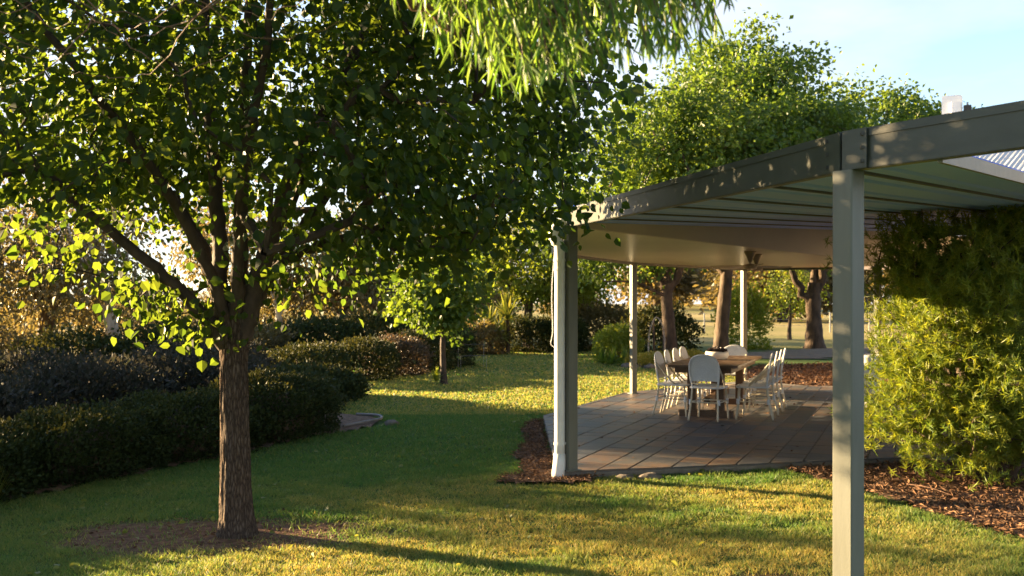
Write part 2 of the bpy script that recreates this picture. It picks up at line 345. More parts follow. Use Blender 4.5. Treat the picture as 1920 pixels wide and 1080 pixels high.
# ------------------------------------------------------------------ leaf and branch generators
T_OV = (np.array([(0,0,0),(-.40,.25,.10),(-.36,.62,.07),(0,1,-.08),(.36,.62,.07),(.40,.25,.10)]), np.array([(0,5,4,3),(0,3,2,1)]))
T_LA = (np.array([(0,0,0),(-.075,.35,.02),(0,1,-.12),(.075,.35,.02)]), np.array([(0,3,2,1)]))
T_DI = (np.array([(0,0,0),(-.32,.5,.07),(0,1,-.06),(.32,.5,.07)]), np.array([(0,3,2,1)]))
T_NE = (np.array([(-.05,0,0),(.05,0,0),(0,1,-.06)]), np.array([(0,1,2)]))
def put(mb, T, P, D, Nn, S, rnd):
    V, F = T; y = nrm(D); x = nrm(np.cross(y, Nn)); z = np.cross(x, y); n = len(P); k = len(V)
    S = np.broadcast_to(S, (n,))[:, None, None]
    W = P[:,None,:] + S*(V[None,:,0,None]*x[:,None]+V[None,:,1,None]*y[:,None]+V[None,:,2,None]*z[:,None])
    mb.add(W.reshape(-1, 3), (F[None]+(np.arange(n)*k)[:,None,None]).reshape(-1, F.shape[1]), np.repeat(np.clip(rnd, 0, 1), k))
def crown_pts(rng, blobs, n, inner=.45, lump=.22, cut=None):
    out = []; vol = np.array([b[1][0]*b[1][1]*b[1][2] for b in blobs]); vol = vol/vol.sum()
    while len(out) < n:
        b = blobs[rng.choice(len(blobs), p=vol)]; d = nrm(rng.normal(size=3))
        r = (inner**3+(1-inner**3)*rng.random())**(1/3)
        r *= 1+lump*mnoise.noise(Vector(d*2.1)+Vector(b[0])*.37)*1.6
        p = np.array(b[0])+d*np.array(b[1])*r
        if cut is None or cut(p): out.append(p)
    return np.array(out)
def grow(rng, seeds, targets, step=.35, tip=.0035, arc=.10, wob=.05, ns=5, expo=.46):
    """twig system: every target is joined to the nearest wood grown so far; radii follow the load carried"""
    pos = [p for s in seeds for p in s]; par = [-1]*len(pos); cnt = [0]*len(pos); paths = []
    root = np.array(seeds[0][0]); order = np.argsort(np.linalg.norm(targets-root, axis=1))
    A = np.zeros((len(pos)+len(targets)*14, 3)); A[:len(pos)] = pos; m = len(pos); n0 = m
    for t in targets[order]:
        dv = A[:m]-t; dist = np.linalg.norm(dv, axis=1)+.35*np.maximum(0, dv[:,2])
        a = int(np.argmin(dist)); L = np.linalg.norm(A[a]-t)
        k = int(min(12, max(2, math.ceil(L/step)))); path = [a]
        for q in range(1, k+1):
            f = q/k; p = A[a]+(t-A[a])*f; p[2] += arc*L*math.sin(math.pi*f)
            if q < k: p = p+rng.normal(size=3)*wob*min(L, 1)
            A[m] = p; par.append(path[-1]); cnt.append(0); path.append(m); m += 1
        paths.append(path); cnt[path[-1]] = 1
    for q in range(m-1, n0-1, -1): cnt[par[q]] += cnt[q]
    rad = tip*np.maximum(np.array(cnt, float), 1)**expo
    mb = MB()
    for p in paths:
        r = rad[p].copy(); r[0] = min(r[0], r[1]*1.25)
        V, F = tube(A[p], r, ns, cap=False); mb.add(V, F)
    return mb, A[:m], paths
def foliage(rng, mb, T, targets, per, spread, size, droop=.4, ctr=None, rndbias=None, flat=.75):
    n = len(targets)*per; P = np.repeat(targets, per, 0)+rng.normal(size=(n,3))*np.array([spread, spread, spread*flat])
    D = rng.normal(size=(n,3)); D[:,2] -= droop*1.6
    if ctr is not None: D += .8*nrm(P-np.array(ctr))
    Nn = rng.normal(size=(n,3)); Nn[:,2] += .7
    cl = np.repeat(rng.random(len(targets)), per)
    put(mb, T, P, D, Nn, size*rng.uniform(.5, 1.3, n), .45*cl+.55*rng.random(n))
def trunk_mesh(pts, rad, n=28, ridge=.0, seed=0, k=14, vert=3.0, around=7.0):
    """trunk with flared foot and fissured bark"""
    P = spline(pts, k); rr = spline(np.stack([rad, rad, rad], 1), k)[:,0]
    V, F = tube(P, rr, n, cap=False); m = len(P); V = V.reshape(m, n, 3)
    for a in range(m):
        for b in range(n):
            v = V[a,b]; o = nrm(v-P[a]); th = math.atan2(o[1], o[0])
            q = mnoise.noise(Vector((math.cos(th)*around, math.sin(th)*around, v[2]*vert+seed)))
            q2 = mnoise.noise(Vector((math.cos(th)*around*2.6, math.sin(th)*around*2.6, v[2]*vert*2.2+seed)))
            V[a,b] += o*ridge*(1.0*(abs(q)*2-.5)+.6*q2)
    return V.reshape(-1, 3), F

# ------------------------------------------------------------------ the big broadleaf tree on the left
def main_tree():
    rng = np.random.default_rng(11); bx, by = TREE; g = float(gz(bx, by))
    t = thing('broadleaf_tree', 'large broadleaf tree with thick ridged trunk standing in bare soil on the lawn', 'tree'); t.location = (bx, by, g)
    def L(p): return np.array(p, float)
    fork = L((0, 0, 1.46))
    mb = MB(); pts = [(.02,0,-.06),(.02,0,.04),(.015,0,.22),(.01,0,.55),(0,0,.95),(0,0,1.28),(.01,0,1.5),(.03,0,1.66)]
    mb.add(*trunk_mesh(pts, [.165,.140,.114,.103,.097,.096,.112,.095], 96, .0095, 3, 26, 2.4, 13)); mb.build('trunk', M['bark'], t, smooth=True)
    limbs = [([(-.03,0,1.40),(-.10,.03,1.72),(-.13,.06,2.2),(-.20,.10,2.9),(-.28,.2,3.8),(-.3,.3,4.9)], .078),
             ([(.02,.03,1.45),(.03,.06,1.8),(.02,.10,2.3),(.06,.05,3.1),(.15,-.1,4.2),(.2,-.2,5.2)], .062),
             ([(.05,0,1.42),(.15,-.02,1.75),(.27,-.02,2.15),(.46,.02,2.75),(.85,.1,3.5),(1.3,.2,4.4)], .082),
             ([(.07,.05,1.5),(.22,.12,1.85),(.45,.2,2.05),(.95,.32,2.22),(1.6,.5,2.45),(2.2,.7,2.75)], .048),
             ([(-.06,-.02,1.36),(-.22,-.10,1.62),(-.48,-.22,1.9),(-.9,-.4,2.3),(-1.5,-.6,2.95),(-2.0,-.8,3.7)], .058),
             ([(-.05,.03,1.5),(-.25,.2,2.0),(-.6,.45,2.5),(-1.1,.8,3.2),(-1.6,1.1,4.0)], .05),
             ([(.02,-.04,1.5),(.12,-.3,2.1),(.3,-.75,2.7),(.55,-1.2,3.4),(.7,-1.6,4.2)], .05),
             ([(-.03,-.05,1.5),(-.2,-.35,2.15),(-.5,-.8,2.8),(-.9,-1.3,3.5),(-1.2,-1.6,4.3)], .045),
             ([(.05,.06,1.52),(.35,.5,2.2),(.8,1.0,2.9),(1.4,1.4,3.6)], .045)]
    seeds = []
    for p, r in limbs:
        q = spline(p, 7); f = np.linspace(0, 1, len(q)); q[1:] += rng.normal(size=(len(q)-1,3))*.008
        V, F = tube(q, r*(1-.72*f), 14, cap=False); MB().add(V, F).build('limb', M['limb'], t, smooth=True)
        seeds.append(q[3:])
    blobs = [((0,.15,4.2),(3.05,2.35,2.7)), ((1.5,.1,3.25),(1.75,1.9,1.35)), ((-1.7,0,3.1),(1.9,1.9,1.6))]
    def cut(p):
        r = math.hypot(p[0], p[1])
        sw = max(0.0, -.9135*p[0]+.4067*p[1])
        lo = 1.98+.25*max(0, r-1.8) if p[0] > 0 else (2.02+.03*r if p[1] > .1 else 2.16+.05*r)+.12*sw
        return p[2] > lo and r > .35 and p[1] > -2.2 and p[0] < 2.2+.5*(p[2]-2.3)
    tg = crown_pts(rng, blobs, 760, .42, .2, cut)
    low = np.array([(-.42,-.2,1.52),(-.60,-.3,1.66),(-.2,-.2,1.62),(-.50,-.35,1.75),(-.3,.1,1.75),(-1.0,.25,1.85),(-1.35,.1,1.92),(-.75,.35,1.8),(-.55,.25,1.7),(-.05,-.17,1.47),(-.1,-.16,1.5),(.3,.1,1.78),
                    (.9,.3,1.95),(1.3,.4,2.1),(1.75,.4,2.2),(2.2,.5,2.3),(2.4,.3,2.4)])
    tg = np.vstack([tg, low])
    wood, A, paths = grow(rng, seeds, tg, .32, .0048, .10, .05, 5)
    wood.build('branches', M['limb'], t, kind='stuff')
    cr = MB(); tg0 = tg[:-len(low)]; foliage(rng, cr, T_OV, low, 42, .14, .068, .7, (0,0,3.0)); foliage(rng, cr, T_OV, tg0, 60, .175, .070, .55, (0,0,3.4)); foliage(rng, cr, T_OV, tg[tg[:,0] > .1], 20, .24, .072, .55, (0,0,3.4))
    mid = tg[rng.choice(len(tg), 350)]*np.array([.8,.8,1]) ; mid = mid[[cut(p) for p in mid]]
    foliage(rng, cr, T_OV, mid, 22, .24, .070, .55, (0,0,3.4))
    crown = cr.build('crown', M['leaf'], t, kind='stuff')
    # the leaves nearest the eye, each one an object
    lm = MB().add(T_OV[0], T_OV[1], .75).mesh('leaf', M['leaf']); lm2 = MB().add(T_OV[0]*[.9,1,1.6], T_OV[1], .2).mesh('leaf', M['leaf'])
    score = tg[:,1]+rng.random(len(tg))*.8+9*(tg[:,2] < 2.0)+4*(tg[:,2] > 4.4)
    best = tg[np.argsort(score)[:75]]
    for c in best:
        for q in range(4):
            o = bpy.data.objects.new('leaf', lm if rng.random() < .6 else lm2); COL.objects.link(o); o.parent = crown
            o.location = c+rng.normal(size=3)*.16; s = .078*rng.uniform(.8, 1.25); o.scale = (s, s, s)
            d = rng.normal(size=3); d[2] -= 1.2; o.rotation_euler = Vector(d).to_track_quat('Y', 'Z').to_euler()
main_tree()

# ------------------------------------------------------------------ garden trees behind the veranda, lollipop tree, gums
def tree(name, label, cat, base, trunkpts, trunkrad, limbs, blobs, leaf, bark, ntg, per, spread, size, T=T_DI, seed=1, droop=.4, group=None, inner=.4, tip=.006, ns=5, cut=None, flat=.7, tn=14, lump=.25, ridge=.02, step=.6):
    rng = np.random.default_rng(seed); g = float(gz(*base))
    t = thing(name, label, cat, group); t.location = (base[0], base[1], g-.03)
    MB().add(*trunk_mesh(trunkpts, trunkrad, tn, ridge*trunkrad[0]*4, seed, 6)).build('trunk', bark, t, smooth=True)
    seeds = [np.array(spline(trunkpts, 4))[-3:]]
    for p, r in limbs:
        q = spline(p, 6); f = np.linspace(0, 1, len(q)); q[2:-1] += rng.normal(size=(len(q)-3,3))*r*.25
        V, F = tube(q, r*(1-.75*f), 9, cap=False); MB().add(V, F).build('limb', bark, t, smooth=True); seeds.append(q[2:])
    tg = crown_pts(rng, blobs, ntg, inner, lump, cut)
    wood, A, paths = grow(rng, seeds, tg, step, tip, .10, .06, ns); wood.build('branches', bark, t, kind='stuff')
    cr = MB(); foliage(rng, cr, T, tg, per, spread, size, droop, np.mean([b[0] for b in blobs], 0), flat=flat)
    cr.build('crown', leaf, t, kind='stuff'); return t
GT = 'leafy trees behind the veranda'
tree('shade_tree', 'leafy tree with leaning trunk seen between the two back veranda posts, left one', 'tree', (4.55, 28.5),
     [(0,0,-.1),(0,0,.3),(-.05,0,1.0),(-.12,0,1.8),(-.1,0,2.3)], [.28,.21,.18,.17,.16],
     [([(-.1,0,2.1),(-.5,0,2.7),(-1.2,.2,3.6),(-1.8,.3,4.8)], .13), ([(-.08,0,2.1),(.3,0,2.8),(.8,-.2,3.8),(1.3,-.4,5)], .14), ([(-.1,0,2.2),(0,.3,3.2),(.1,.6,4.8)], .11), ([(-.1,0,1.9),(-1.0,-.4,2.3),(-2.0,-.6,2.35)], .06)],
     [((-.3,0,5.2),(3.4,3.0,2.6)), ((-1.9,-.3,3.8),(1.8,1.6,1.3)), ((1.3,-.4,6.2),(2.3,2.2,2.2))], M['green1'], M['dkbark'], 340, 85, .28, .16, seed=21, group=GT)
tree('shade_tree', 'tallest leafy tree with thick straight trunk rising behind the dining table', 'tree', (6.5, 31),
     [(0,0,-.1),(0,0,.35),(.05,0,1.2),(.15,0,2.2),(.2,0,3.0)], [.34,.25,.21,.20,.18],
     [([(.15,0,2.6),(-.3,0,3.6),(-.8,.1,5.0),(-1.2,.2,6.5)], .15), ([(.2,0,2.8),(.8,0,3.8),(1.6,-.2,5.2),(2.3,-.3,6.6)], .16), ([(.2,0,2.9),(.25,.2,4.4),(.6,.3,6.5)], .13)],
     [((.5,0,6.5),(3.4,3.0,3.0)), ((.3,0,8.2),(2.0,2.0,2.1)), ((3.2,.2,6.2),(2.2,2.2,2.0)), ((-2.0,0,5.4),(2.0,2.0,1.8))], M['green1'], M['dkbark'], 500, 90, .30, .17, seed=22, group=GT)
tree('shade_tree', 'dark trunked leafy tree forking low beside the driveway behind the veranda', 'tree', (11.4, 37.5),
     [(0,0,-.1),(0,0,.3),(-.03,0,1.0),(-.05,0,1.9),(0,0,2.5)], [.50,.36,.29,.27,.24],
     [([(-.1,0,1.7),(-.7,0,2.6),(-1.0,.1,3.6),(-1.6,.2,5.2)], .17), ([(.05,0,2.2),(.5,0,3.4),(1.2,-.2,5.0),(2.0,-.3,6.4)], .2), ([(0,0,2.2),(-.05,.2,3.6),(-.2,.3,5.8)], .16)],
     [((0,0,6.4),(4.2,3.6,2.9)), ((2.2,0,7.6),(3.2,2.8,2.4)), ((-1.8,-.5,4.6),(2.4,2.0,1.5)), ((3.4,0,5.5),(2.6,2.4,1.8))], M['green1'], M['dkbark'], 520, 90, .36, .19, seed=23, group=GT)
tree('shade_tree', 'loose topped green tree peeking over the veranda beam left of the antenna', 'tree', (19.5, 48),
     [(0,0,-.1),(0,0,1),(.1,0,3),(.1,0,5)], [.35,.28,.24,.2], [([(.1,0,4.5),(.6,0,6),(.9,.1,8.5)], .12), ([(.1,0,4.8),(-.5,0,6.5),(-.8,0,8.2)], .12)],
     [((.2,0,7.6),(2.6,2.4,2.6)), ((.3,0,9.9),(1.0,1.0,1.2))], M['green1'], M['dkbark'], 130, 80, .45, .24, seed=24, group=GT)
tree('lime_tree', 'bright lime green tree behind the downpipe with dark hedge under it', 'tree', (.6, 37),
     [(0,0,-.1),(0,0,.5),(0,0,1.2),(.05,0,1.8)], [.22,.18,.16,.15], [([(0,0,1.6),(-.7,0,2.4),(-1.3,0,3.4)], .09), ([(.05,0,1.7),(.7,0,2.5),(1.4,0,3.4)], .09)],
     [((0,0,3.2),(2.2,1.8,1.5)), ((1.6,0,2.8),(1.5,1.4,1.3)), ((-.3,0,4.3),(1.4,1.3,1.0))], M['lime'], M['dkbark'], 200, 80, .30, .16, seed=31)
tree('lollipop_tree', 'small round crowned tree on a slim bare trunk on the far lawn', 'tree', (-1.43, 20.6),
     [(.02,0,-.05),(.02,0,.12),(0,0,.6),(0,0,1.15),(.01,0,1.5)], [.11,.075,.058,.052,.05],
     [([(0,0,1.25),(-.25,0,1.6),(-.5,.1,2.1)], .028), ([(0,0,1.3),(.25,0,1.65),(.5,-.1,2.2)], .028), ([(0,0,1.4),(0,.1,1.9),(.05,.2,2.6)], .03)],
     [((-.1,0,2.05),(.98,.95,.98)), ((-.25,0,1.65),(.8,.8,.5))], M['green1'], M['limb'], 170, 42, .14, .105, T=T_OV, seed=41, tip=.003, step=.3, tn=12, ridge=.01)
tree('young_tree', 'slender young tree with thin yellowish foliage on the sunlit paddock edge', 'tree', (13.1, 47),
     [(0,0,-.1),(0,0,.6),(.05,0,1.3),(0,0,2.0)], [.12,.09,.07,.05], [([(0,0,1.2),(-.5,0,1.9),(-.9,0,2.8)], .04), ([(0,0,1.3),(.5,0,2.0),(.9,0,2.8)], .04)],
     [((0,0,2.5),(1.4,1.3,1.3))], M['lime'], M['dkbark'], 60, 40, .28, .15, seed=43)
GG = 'gum trees beyond the hedge'
def gum(label, base, h, w, seed, leaf='gold', lean=0.0, dense=1.0, bark='gum', low=.28, r=.2):
    rng = np.random.default_rng(seed); L = lean
    tr = [(0,0,-.15),(0,0,.4),(L*.25,0,h*.14),(L*.5,0,h*.24),(L*.6,0,h*.32)]
    lb = []
    for q in range(5):
        a = q*2*math.pi/5+rng.uniform(-.4,.4); s = rng.uniform(.35,.8)*w
        if q == 0: a = 0.1
        if q == 1: a = math.pi-.2
        z0 = h*rng.uniform(.2,.31)
        lb.append(([(L*.5,0,z0),(L*.5+.35*s*math.cos(a),.35*s*math.sin(a),z0+h*.16),(L+.7*s*math.cos(a),.7*s*math.sin(a),h*rng.uniform(.5,.6)),(L+s*math.cos(a),s*math.sin(a),h*rng.uniform(.7,.85))], r*rng.uniform(.4,.65)))
    bl = [((L,0,h*.7),(w*.8,w*.75,h*.28))]
    for q in range(4):
        a = rng.uniform(0, 6.28); bl.append(((L+w*.6*math.cos(a), w*.6*math.sin(a), h*rng.uniform(low+.10,.55)), (w*.55, w*.5, h*.17)))
    tree('gum_tree', label, 'tree', base, tr, [r*1.5,r*1.1,r,r*.92,r*.8], lb, bl, M[leaf], M[bark], int(150*dense), 44, .38, .18, T=T_DI, seed=seed, droop=1.1, group=GG, inner=.3, tip=.007, flat=1.1, lump=.4, step=.8)
gum('pale trunked forked gum tree with bronze foliage, left of the big tree trunk', (-13.9, 35), 7.6, 2.6, 51, 'gold', -.5, .85, r=.24)
gum('gum tree with thin olive foliage right behind the pale forked gum', (-12.9, 43.5), 8.2, 2.3, 59, 'olive', .2, 1.0, 'gum', .1, .17)
gum('dark stemmed gum tree with drooping bronze foliage at the left edge', (-17.2, 36.5), 7.0, 3.3, 52, 'olive', .3, 1.1, 'dkbark', .1, .3)
gum('bronze gum tree half cut by the left edge of the picture', (-18.9, 34), 6.6, 2.6, 53, 'gold', .2, 1.0, 'dkbark', .08, .22)
gum('slim white trunked gum tree just right of the big tree trunk', (-9.7, 42), 6.2, 2.0, 54, 'olive', -.3, .7, r=.15)
gum('spreading golden gum tree in the middle distance, first right of the white trunked gum', (-7.6, 44), 6.0, 3.0, 55, 'gold', .2, 1.2, 'dkbark', .05, .16)
gum('golden gum tree with dark low fork behind the clipped far hedge', (-6.1, 43), 5.8, 2.6, 56, 'gold', .3, 1.1, 'dkbark', .05, .22)
gum('dark olive gum tree behind the small round crowned tree', (-3.2, 47), 6.5, 3.2, 57, 'olive', .1, 1.1, 'dkbark', .0, .26)
gum('bronze gum tree between the round crowned tree and the lime green tree', (-1.7, 52), 7.0, 2.4, 58, 'gold', .1, 1.0, 'dkbark', .1, .2)
# gums of the same row out of frame on the left, which throw the shade across the lawn
for k, (s, a, h, w) in enumerate([(11.4,24,8.0,1.3),(12.9,22,8.0,1.3),(12.2,31,10.0,1.6),(6.85,28,7.0,.40)]):
    gum('tall gum tree standing left of the picture, outside its frame', (s*.4067-a*.9135, s*.9135+a*.4067), h, w, 70+k, 'olive', 0, 1.1 if w > 1 else .45, 'dkbark', -.16, .22)
# far tree belt along the horizon, carried past the frame to cut sky glow
rng = np.random.default_rng(5)
fm = MB(); tgf = crown_pts(rng, [((0,0,4.3),(3.6,3.2,2.9)), ((1.8,0,3.2),(2.4,2.2,2.0)), ((-2.2,.3,2.8),(2.4,2.2,2.0))], 150, .4, .4)
foliage(rng, fm, T_DI, tgf, 34, .6, .5, .5, (0,0,3.5)); fmesh = fm.mesh('crown', M['olive'])
tm = MB().add(*tube([(0,0,-.3),(.1,0,1.5),(0,0,3.5),(.2,0,5)], [.4,.3,.22,.1], 8)).mesh('trunk', M['dkbark'])
for k in range(78):
    d = rng.uniform(75, 190); az = math.radians(-120+196*k/77+rng.uniform(-1.2,1.2)); x, y = d*math.sin(az), d*math.cos(az)
    t = thing('far_tree', 'dark far tree in the tree belt along the horizon', 'tree', 'far trees along the horizon')
    t.location = (x, y, float(gz(x, y))-.1); s = rng.uniform(.9,1.6)*(.75 if d < 110 else 1.1)*(.55 if -.5 < az < .1 else 1); t.scale = (s*1.2, s, s*rng.uniform(.75,1.1)); t.rotation_euler = (0,0,rng.uniform(0,6.28))
    for nm, me in (('crown', fmesh), ('trunk', tm)):
        o = bpy.data.objects.new(nm, me); COL.objects.link(o); o.parent = t

# ------------------------------------------------------------------ hedges and shrubs
def shrub(name, label, cat, c, size, mat, n=9000, leaf=.045, rz=0.0, T=T_DI, p=3.2, seed=1, group=None, fuzz=.09, depth=.30, stems=7, bark=None, droop=-.6, bias=0.0, core=0.0):
    """clipped or loose shrub: stems plus leaves packed through the outer shell of a rounded block"""
    rng = np.random.default_rng(seed); g = float(gz(*c))
    t = thing(name, label, cat, group); t.location = (c[0], c[1], g-.02); t.rotation_euler = (0, 0, rz)
    d = rng.normal(size=(n,3)); d = nrm(d); d[:,2] = np.where((d[:,2] < 0) & (rng.random(n) < .35), -d[:,2], d[:,2])
    r = (np.abs(d)**p).sum(1)**(-1/p)
    lump = np.array([mnoise.noise(Vector((q[0]*2.3+seed, q[1]*2.3, q[2]*2.3))) for q in d[:400]])
    ks = np.concatenate([np.argmax(q@d[:400].T, 1) for q in np.array_split(d, 6)])
    r = r*(1+fuzz*2.0*lump[ks])*(1-depth*rng.random(n)**1.6)
    P = d*r[:,None]*np.array([size[0]/2, size[1]/2, size[2]*.62])+np.array([0, 0, size[2]*.38])+rng.normal(size=(n,3))*leaf*.6
    P[:,2] = np.where(P[:,2] < .03, .03+rng.random(n)*.12, P[:,2])
    D = d*.9+rng.normal(size=(n,3))*.7; D[:,2] -= droop
    cr = MB(); put(cr, T, P, D, rng.normal(size=(n,3))+d, leaf*rng.uniform(.6,1.3,n), rng.random(n)*.8+.2*(lump[ks]+.5)+bias)
    cr.build('foliage', mat, t, kind='stuff')
    if core:  # solid dark core added inside so no sun comes through the leaves
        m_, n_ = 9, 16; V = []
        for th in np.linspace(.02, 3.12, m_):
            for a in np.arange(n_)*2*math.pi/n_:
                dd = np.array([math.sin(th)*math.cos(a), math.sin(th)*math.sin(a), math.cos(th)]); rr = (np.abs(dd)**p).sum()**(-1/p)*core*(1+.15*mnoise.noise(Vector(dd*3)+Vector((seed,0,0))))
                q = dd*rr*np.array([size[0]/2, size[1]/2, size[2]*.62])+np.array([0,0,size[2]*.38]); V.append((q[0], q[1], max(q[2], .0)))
        MB().add(V, [(i*n_+j, (i+1)*n_+j, (i+1)*n_+(j+1)%n_, i*n_+(j+1)%n_) for i in range(m_-1) for j in range(n_)]).build('sun_block_core', M['dkbark'], t)
    for q in range(stems):
        a = rng.uniform(0,6.28); e = np.array([math.cos(a)*size[0]*.32*rng.random(), math.sin(a)*size[1]*.32*rng.random(), 0])
        V, F = tube([e*.3+(0,0,-.05), e*.6+(0,0,size[2]*.3), e+(0,0,size[2]*.78)], [.02,.014,.006], 5)
        MB().add(V, F).build('stem', bark or M['dkbark'], t)
    return t
HA = math.atan2(2.3, 5.2); HU = np.array([math.sin(HA), math.cos(HA)]); HL = np.array([-HU[1], HU[0]])
H0 = np.array([-4.25, 8.45])
labs = ['dark clipped hedge shrub at the left edge with gold lit top', 'dark clipped hedge shrub second from the left edge, behind the dry grass tuft',
        'dark clipped hedge shrub just left of the big tree trunk', 'dark clipped hedge shrub hidden partly behind the big tree trunk', 'dark rounded hedge shrub at the right end of the near hedge']
for k, (s, w, h) in enumerate([(-1.75,1.55,.60),(-.3,1.6,.62),(1.2,1.6,.62),(2.75,1.65,.66),(4.30,1.75,.78)]):
    c = H0+HU*s+HL*.58
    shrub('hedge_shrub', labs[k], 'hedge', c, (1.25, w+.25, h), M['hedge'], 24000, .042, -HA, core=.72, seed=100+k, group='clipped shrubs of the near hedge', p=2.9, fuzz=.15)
shrub('hedge_shrub', 'dark clipped hedge shrub outside the left edge of the frame', 'hedge', H0+HU*(-3.3)+HL*.58, (1.25,1.8,.82), M['hedge'], 6000, .055, -HA, seed=99, group='clipped shrubs of the near hedge')
lavl = ['grey purple shrub behind the hedge at the left edge', 'grey purple shrub behind the hedge below the pale forked gum', 'grey purple shrub behind the hedge, left of the big trunk',
        'green grey shrub behind the hedge, right of the big trunk', 'green grey low shrub behind the right end of the near hedge', 'grey purple shrub behind the middle of the hedge, in the second row', 'grey green shrub farthest back in the lavender bed']
for k, (x, y, w, h) in enumerate([(-6.3,11.2,2.2,.85),(-5.6,13.0,2.3,.95),(-4.7,14.6,2.2,.90),(-3.9,16.0,2.0,.60),(-3.5,17.6,1.7,.50),(-7.2,15.0,2.4,1.0),(-5.6,18.0,2.6,1.05)]):
    shrub('lavender_shrub', lavl[k], 'shrub', (x, y), (w, w, h), M['lav'] if k not in (3,4) else M['hedge'], 9000, .075, seed=120+k, group='loose shrubs behind the hedge', T=T_DI, p=2.4, fuzz=.2, depth=.35, stems=2)
fl = ['small clipped shrub first in the far hedge row', 'reddish brown shrub in the far hedge row', 'clipped green shrub right of the reddish shrub in the far hedge', 'clipped dark shrub ending the far hedge behind the slim tree trunk', 'low green shrub starting the far hedge behind the near hedge']
for k, (x, y, w, h, m) in enumerate([(-3.35,22.3,1.5,.86,'hedge'),(-2.75,23.9,1.45,.86,'redleaf'),(-2.25,25.4,1.4,.98,'hedge'),(-1.75,26.8,1.4,1.08,'hedge'),(-4.3,21.0,1.6,.80,'hedge')]):
    shrub('clipped_shrub', fl[k], 'shrub', (x, y), (w, w*1.2, h), M[m], 6500, .07, seed=140+k, group='clipped shrubs of the far hedge', fuzz=.1)
shrub('dome_shrub', 'bronze green dome shrub at the far end of the lawn left of the yucca', 'shrub', (-1.15, 33.0), (1.7,1.6,1.0), M['olive'], 5000, .10, seed=150)
shrub('dark_shrub', 'dark shrub under the lime green tree, left half', 'shrub', (.55, 34.6), (1.7,1.6,1.15), M['hedge'], 5000, .10, seed=151, group='dark shrubs under the lime tree')
shrub('dark_shrub', 'dark shrub under the lime green tree, right half behind the downpipe', 'shrub', (1.75, 34.8), (1.6,1.6,1.2), M['hedge'], 5000, .10, seed=152, group='dark shrubs under the lime tree')
shrub('dark_shrub', 'broad olive shrub seen between the downpipe post and the next veranda post', 'shrub', (3.3, 36.5), (2.6,2.0,1.6), M['olive'], 7000, .12, seed=153, p=2.3, fuzz=.2)
shrub('round_bush', 'round golden green bush beside the left back veranda post', 'shrub', (3.0, 28.3), (1.35,1.3,1.05), M['lime'], 6500, .075, seed=154, p=2.2)
shrub('dark_shrub', 'dark green shrub behind the garden arch', 'shrub', (4.9, 33), (2.4,1.8,1.5), M['hedge'], 6000, .11, seed=155, p=2.4, fuzz=.2)
shrub('yellow_bush', 'bright yellow bush right of the thick straight trunk behind the table', 'shrub', (8.6, 37), (1.8,1.6,2.2), M['lime'], 5000, .12, seed=156, p=2.2, fuzz=.25)
shrub('flower_patch', 'yellow flowering ground cover behind the left row of chairs', 'plant', (3.75, 26.6), (1.5,1.2,.34), M['yellowfl'], 4500, .06, seed=157, p=2.4, stems=3)
shrub('flower_patch', 'yellow flowering ground cover nearer the sunlit back post', 'plant', (4.8, 27.4), (1.3,1.1,.38), M['yellowfl'], 3500, .06, seed=158, p=2.4, stems=3)
for k, (s, a) in enumerate([(7.95,13.2),(9.0,14.2)]):
    shrub('tall_shrub', 'tall dark shrub standing left of the picture, outside its frame', 'shrub', (s*.4067-a*.9135, s*.9135+a*.4067), (1.5,1.5,2.15), M['hedge'], 9000, .08, seed=180+k, group='tall shrubs left of the frame', fuzz=.15)
BL = ['dark olive bush in the belt behind the hedge, at the left edge', 'dark green bush in the belt behind the hedge, under the pale forked gum', 'dark green bush in the belt behind the hedge, left of the big trunk', 'olive bush in the belt just right of the big trunk', 'dark green bush behind the far hedge, below the golden gums', 'dark bush behind the far hedge, left of the slim far tree']
for k, (x, y, w, h, m) in enumerate([(-16.8,31,3.4,1.5,'olive'),(-13.2,30,3.2,1.25,'hedge'),(-10.4,30.5,3.2,1.35,'hedge'),(-8.2,31,3.0,1.2,'olive'),(-6.2,32,3.0,1.3,'hedge'),(-4.4,33,2.8,1.35,'hedge')]):
    shrub('belt_bush', BL[k], 'bush', (x, y), (w, w*.8, h), M[m], 4200, .13, seed=210+k, group='bush belt behind the hedge', p=2.3, fuzz=.25, depth=.45)
# low bronze wattles between the gums
WL = ['low bronze wattle bush at the left edge under the gums', 'bronze wattle bush between the dark stemmed gum and the pale forked gum', 'bronze wattle bush right behind the pale forked gum', 'olive wattle bush behind the big tree trunk',
      'golden wattle bush right of the slim white trunked gum', 'golden wattle bush left of the small round crowned tree', 'dark olive wattle behind the small round crowned tree', 'bronze wattle bush left of the yuccas']
for k, (x, y, w, h, m) in enumerate([(-21.5,42,3.5,2.2,'gold'),(-18.2,46,3.5,2.0,'olive'),(-15,45,3.0,2.0,'gold'),(-12.2,48,3.5,2.4,'gold'),(-9.0,50,4.2,3.6,'gold'),(-6.2,52,4.4,4.0,'gold'),(-3.4,48,3.6,2.2,'olive'),(-1.6,46,2.6,2.8,'gold')]):
    shrub('wattle_bush', WL[k], 'bush', (x, y), (w, w, h), M[m], 2400, .17, seed=190+k, group='wattle bushes beyond the lawn', p=2.1, fuzz=.3, depth=.5, droop=.5, stems=5)
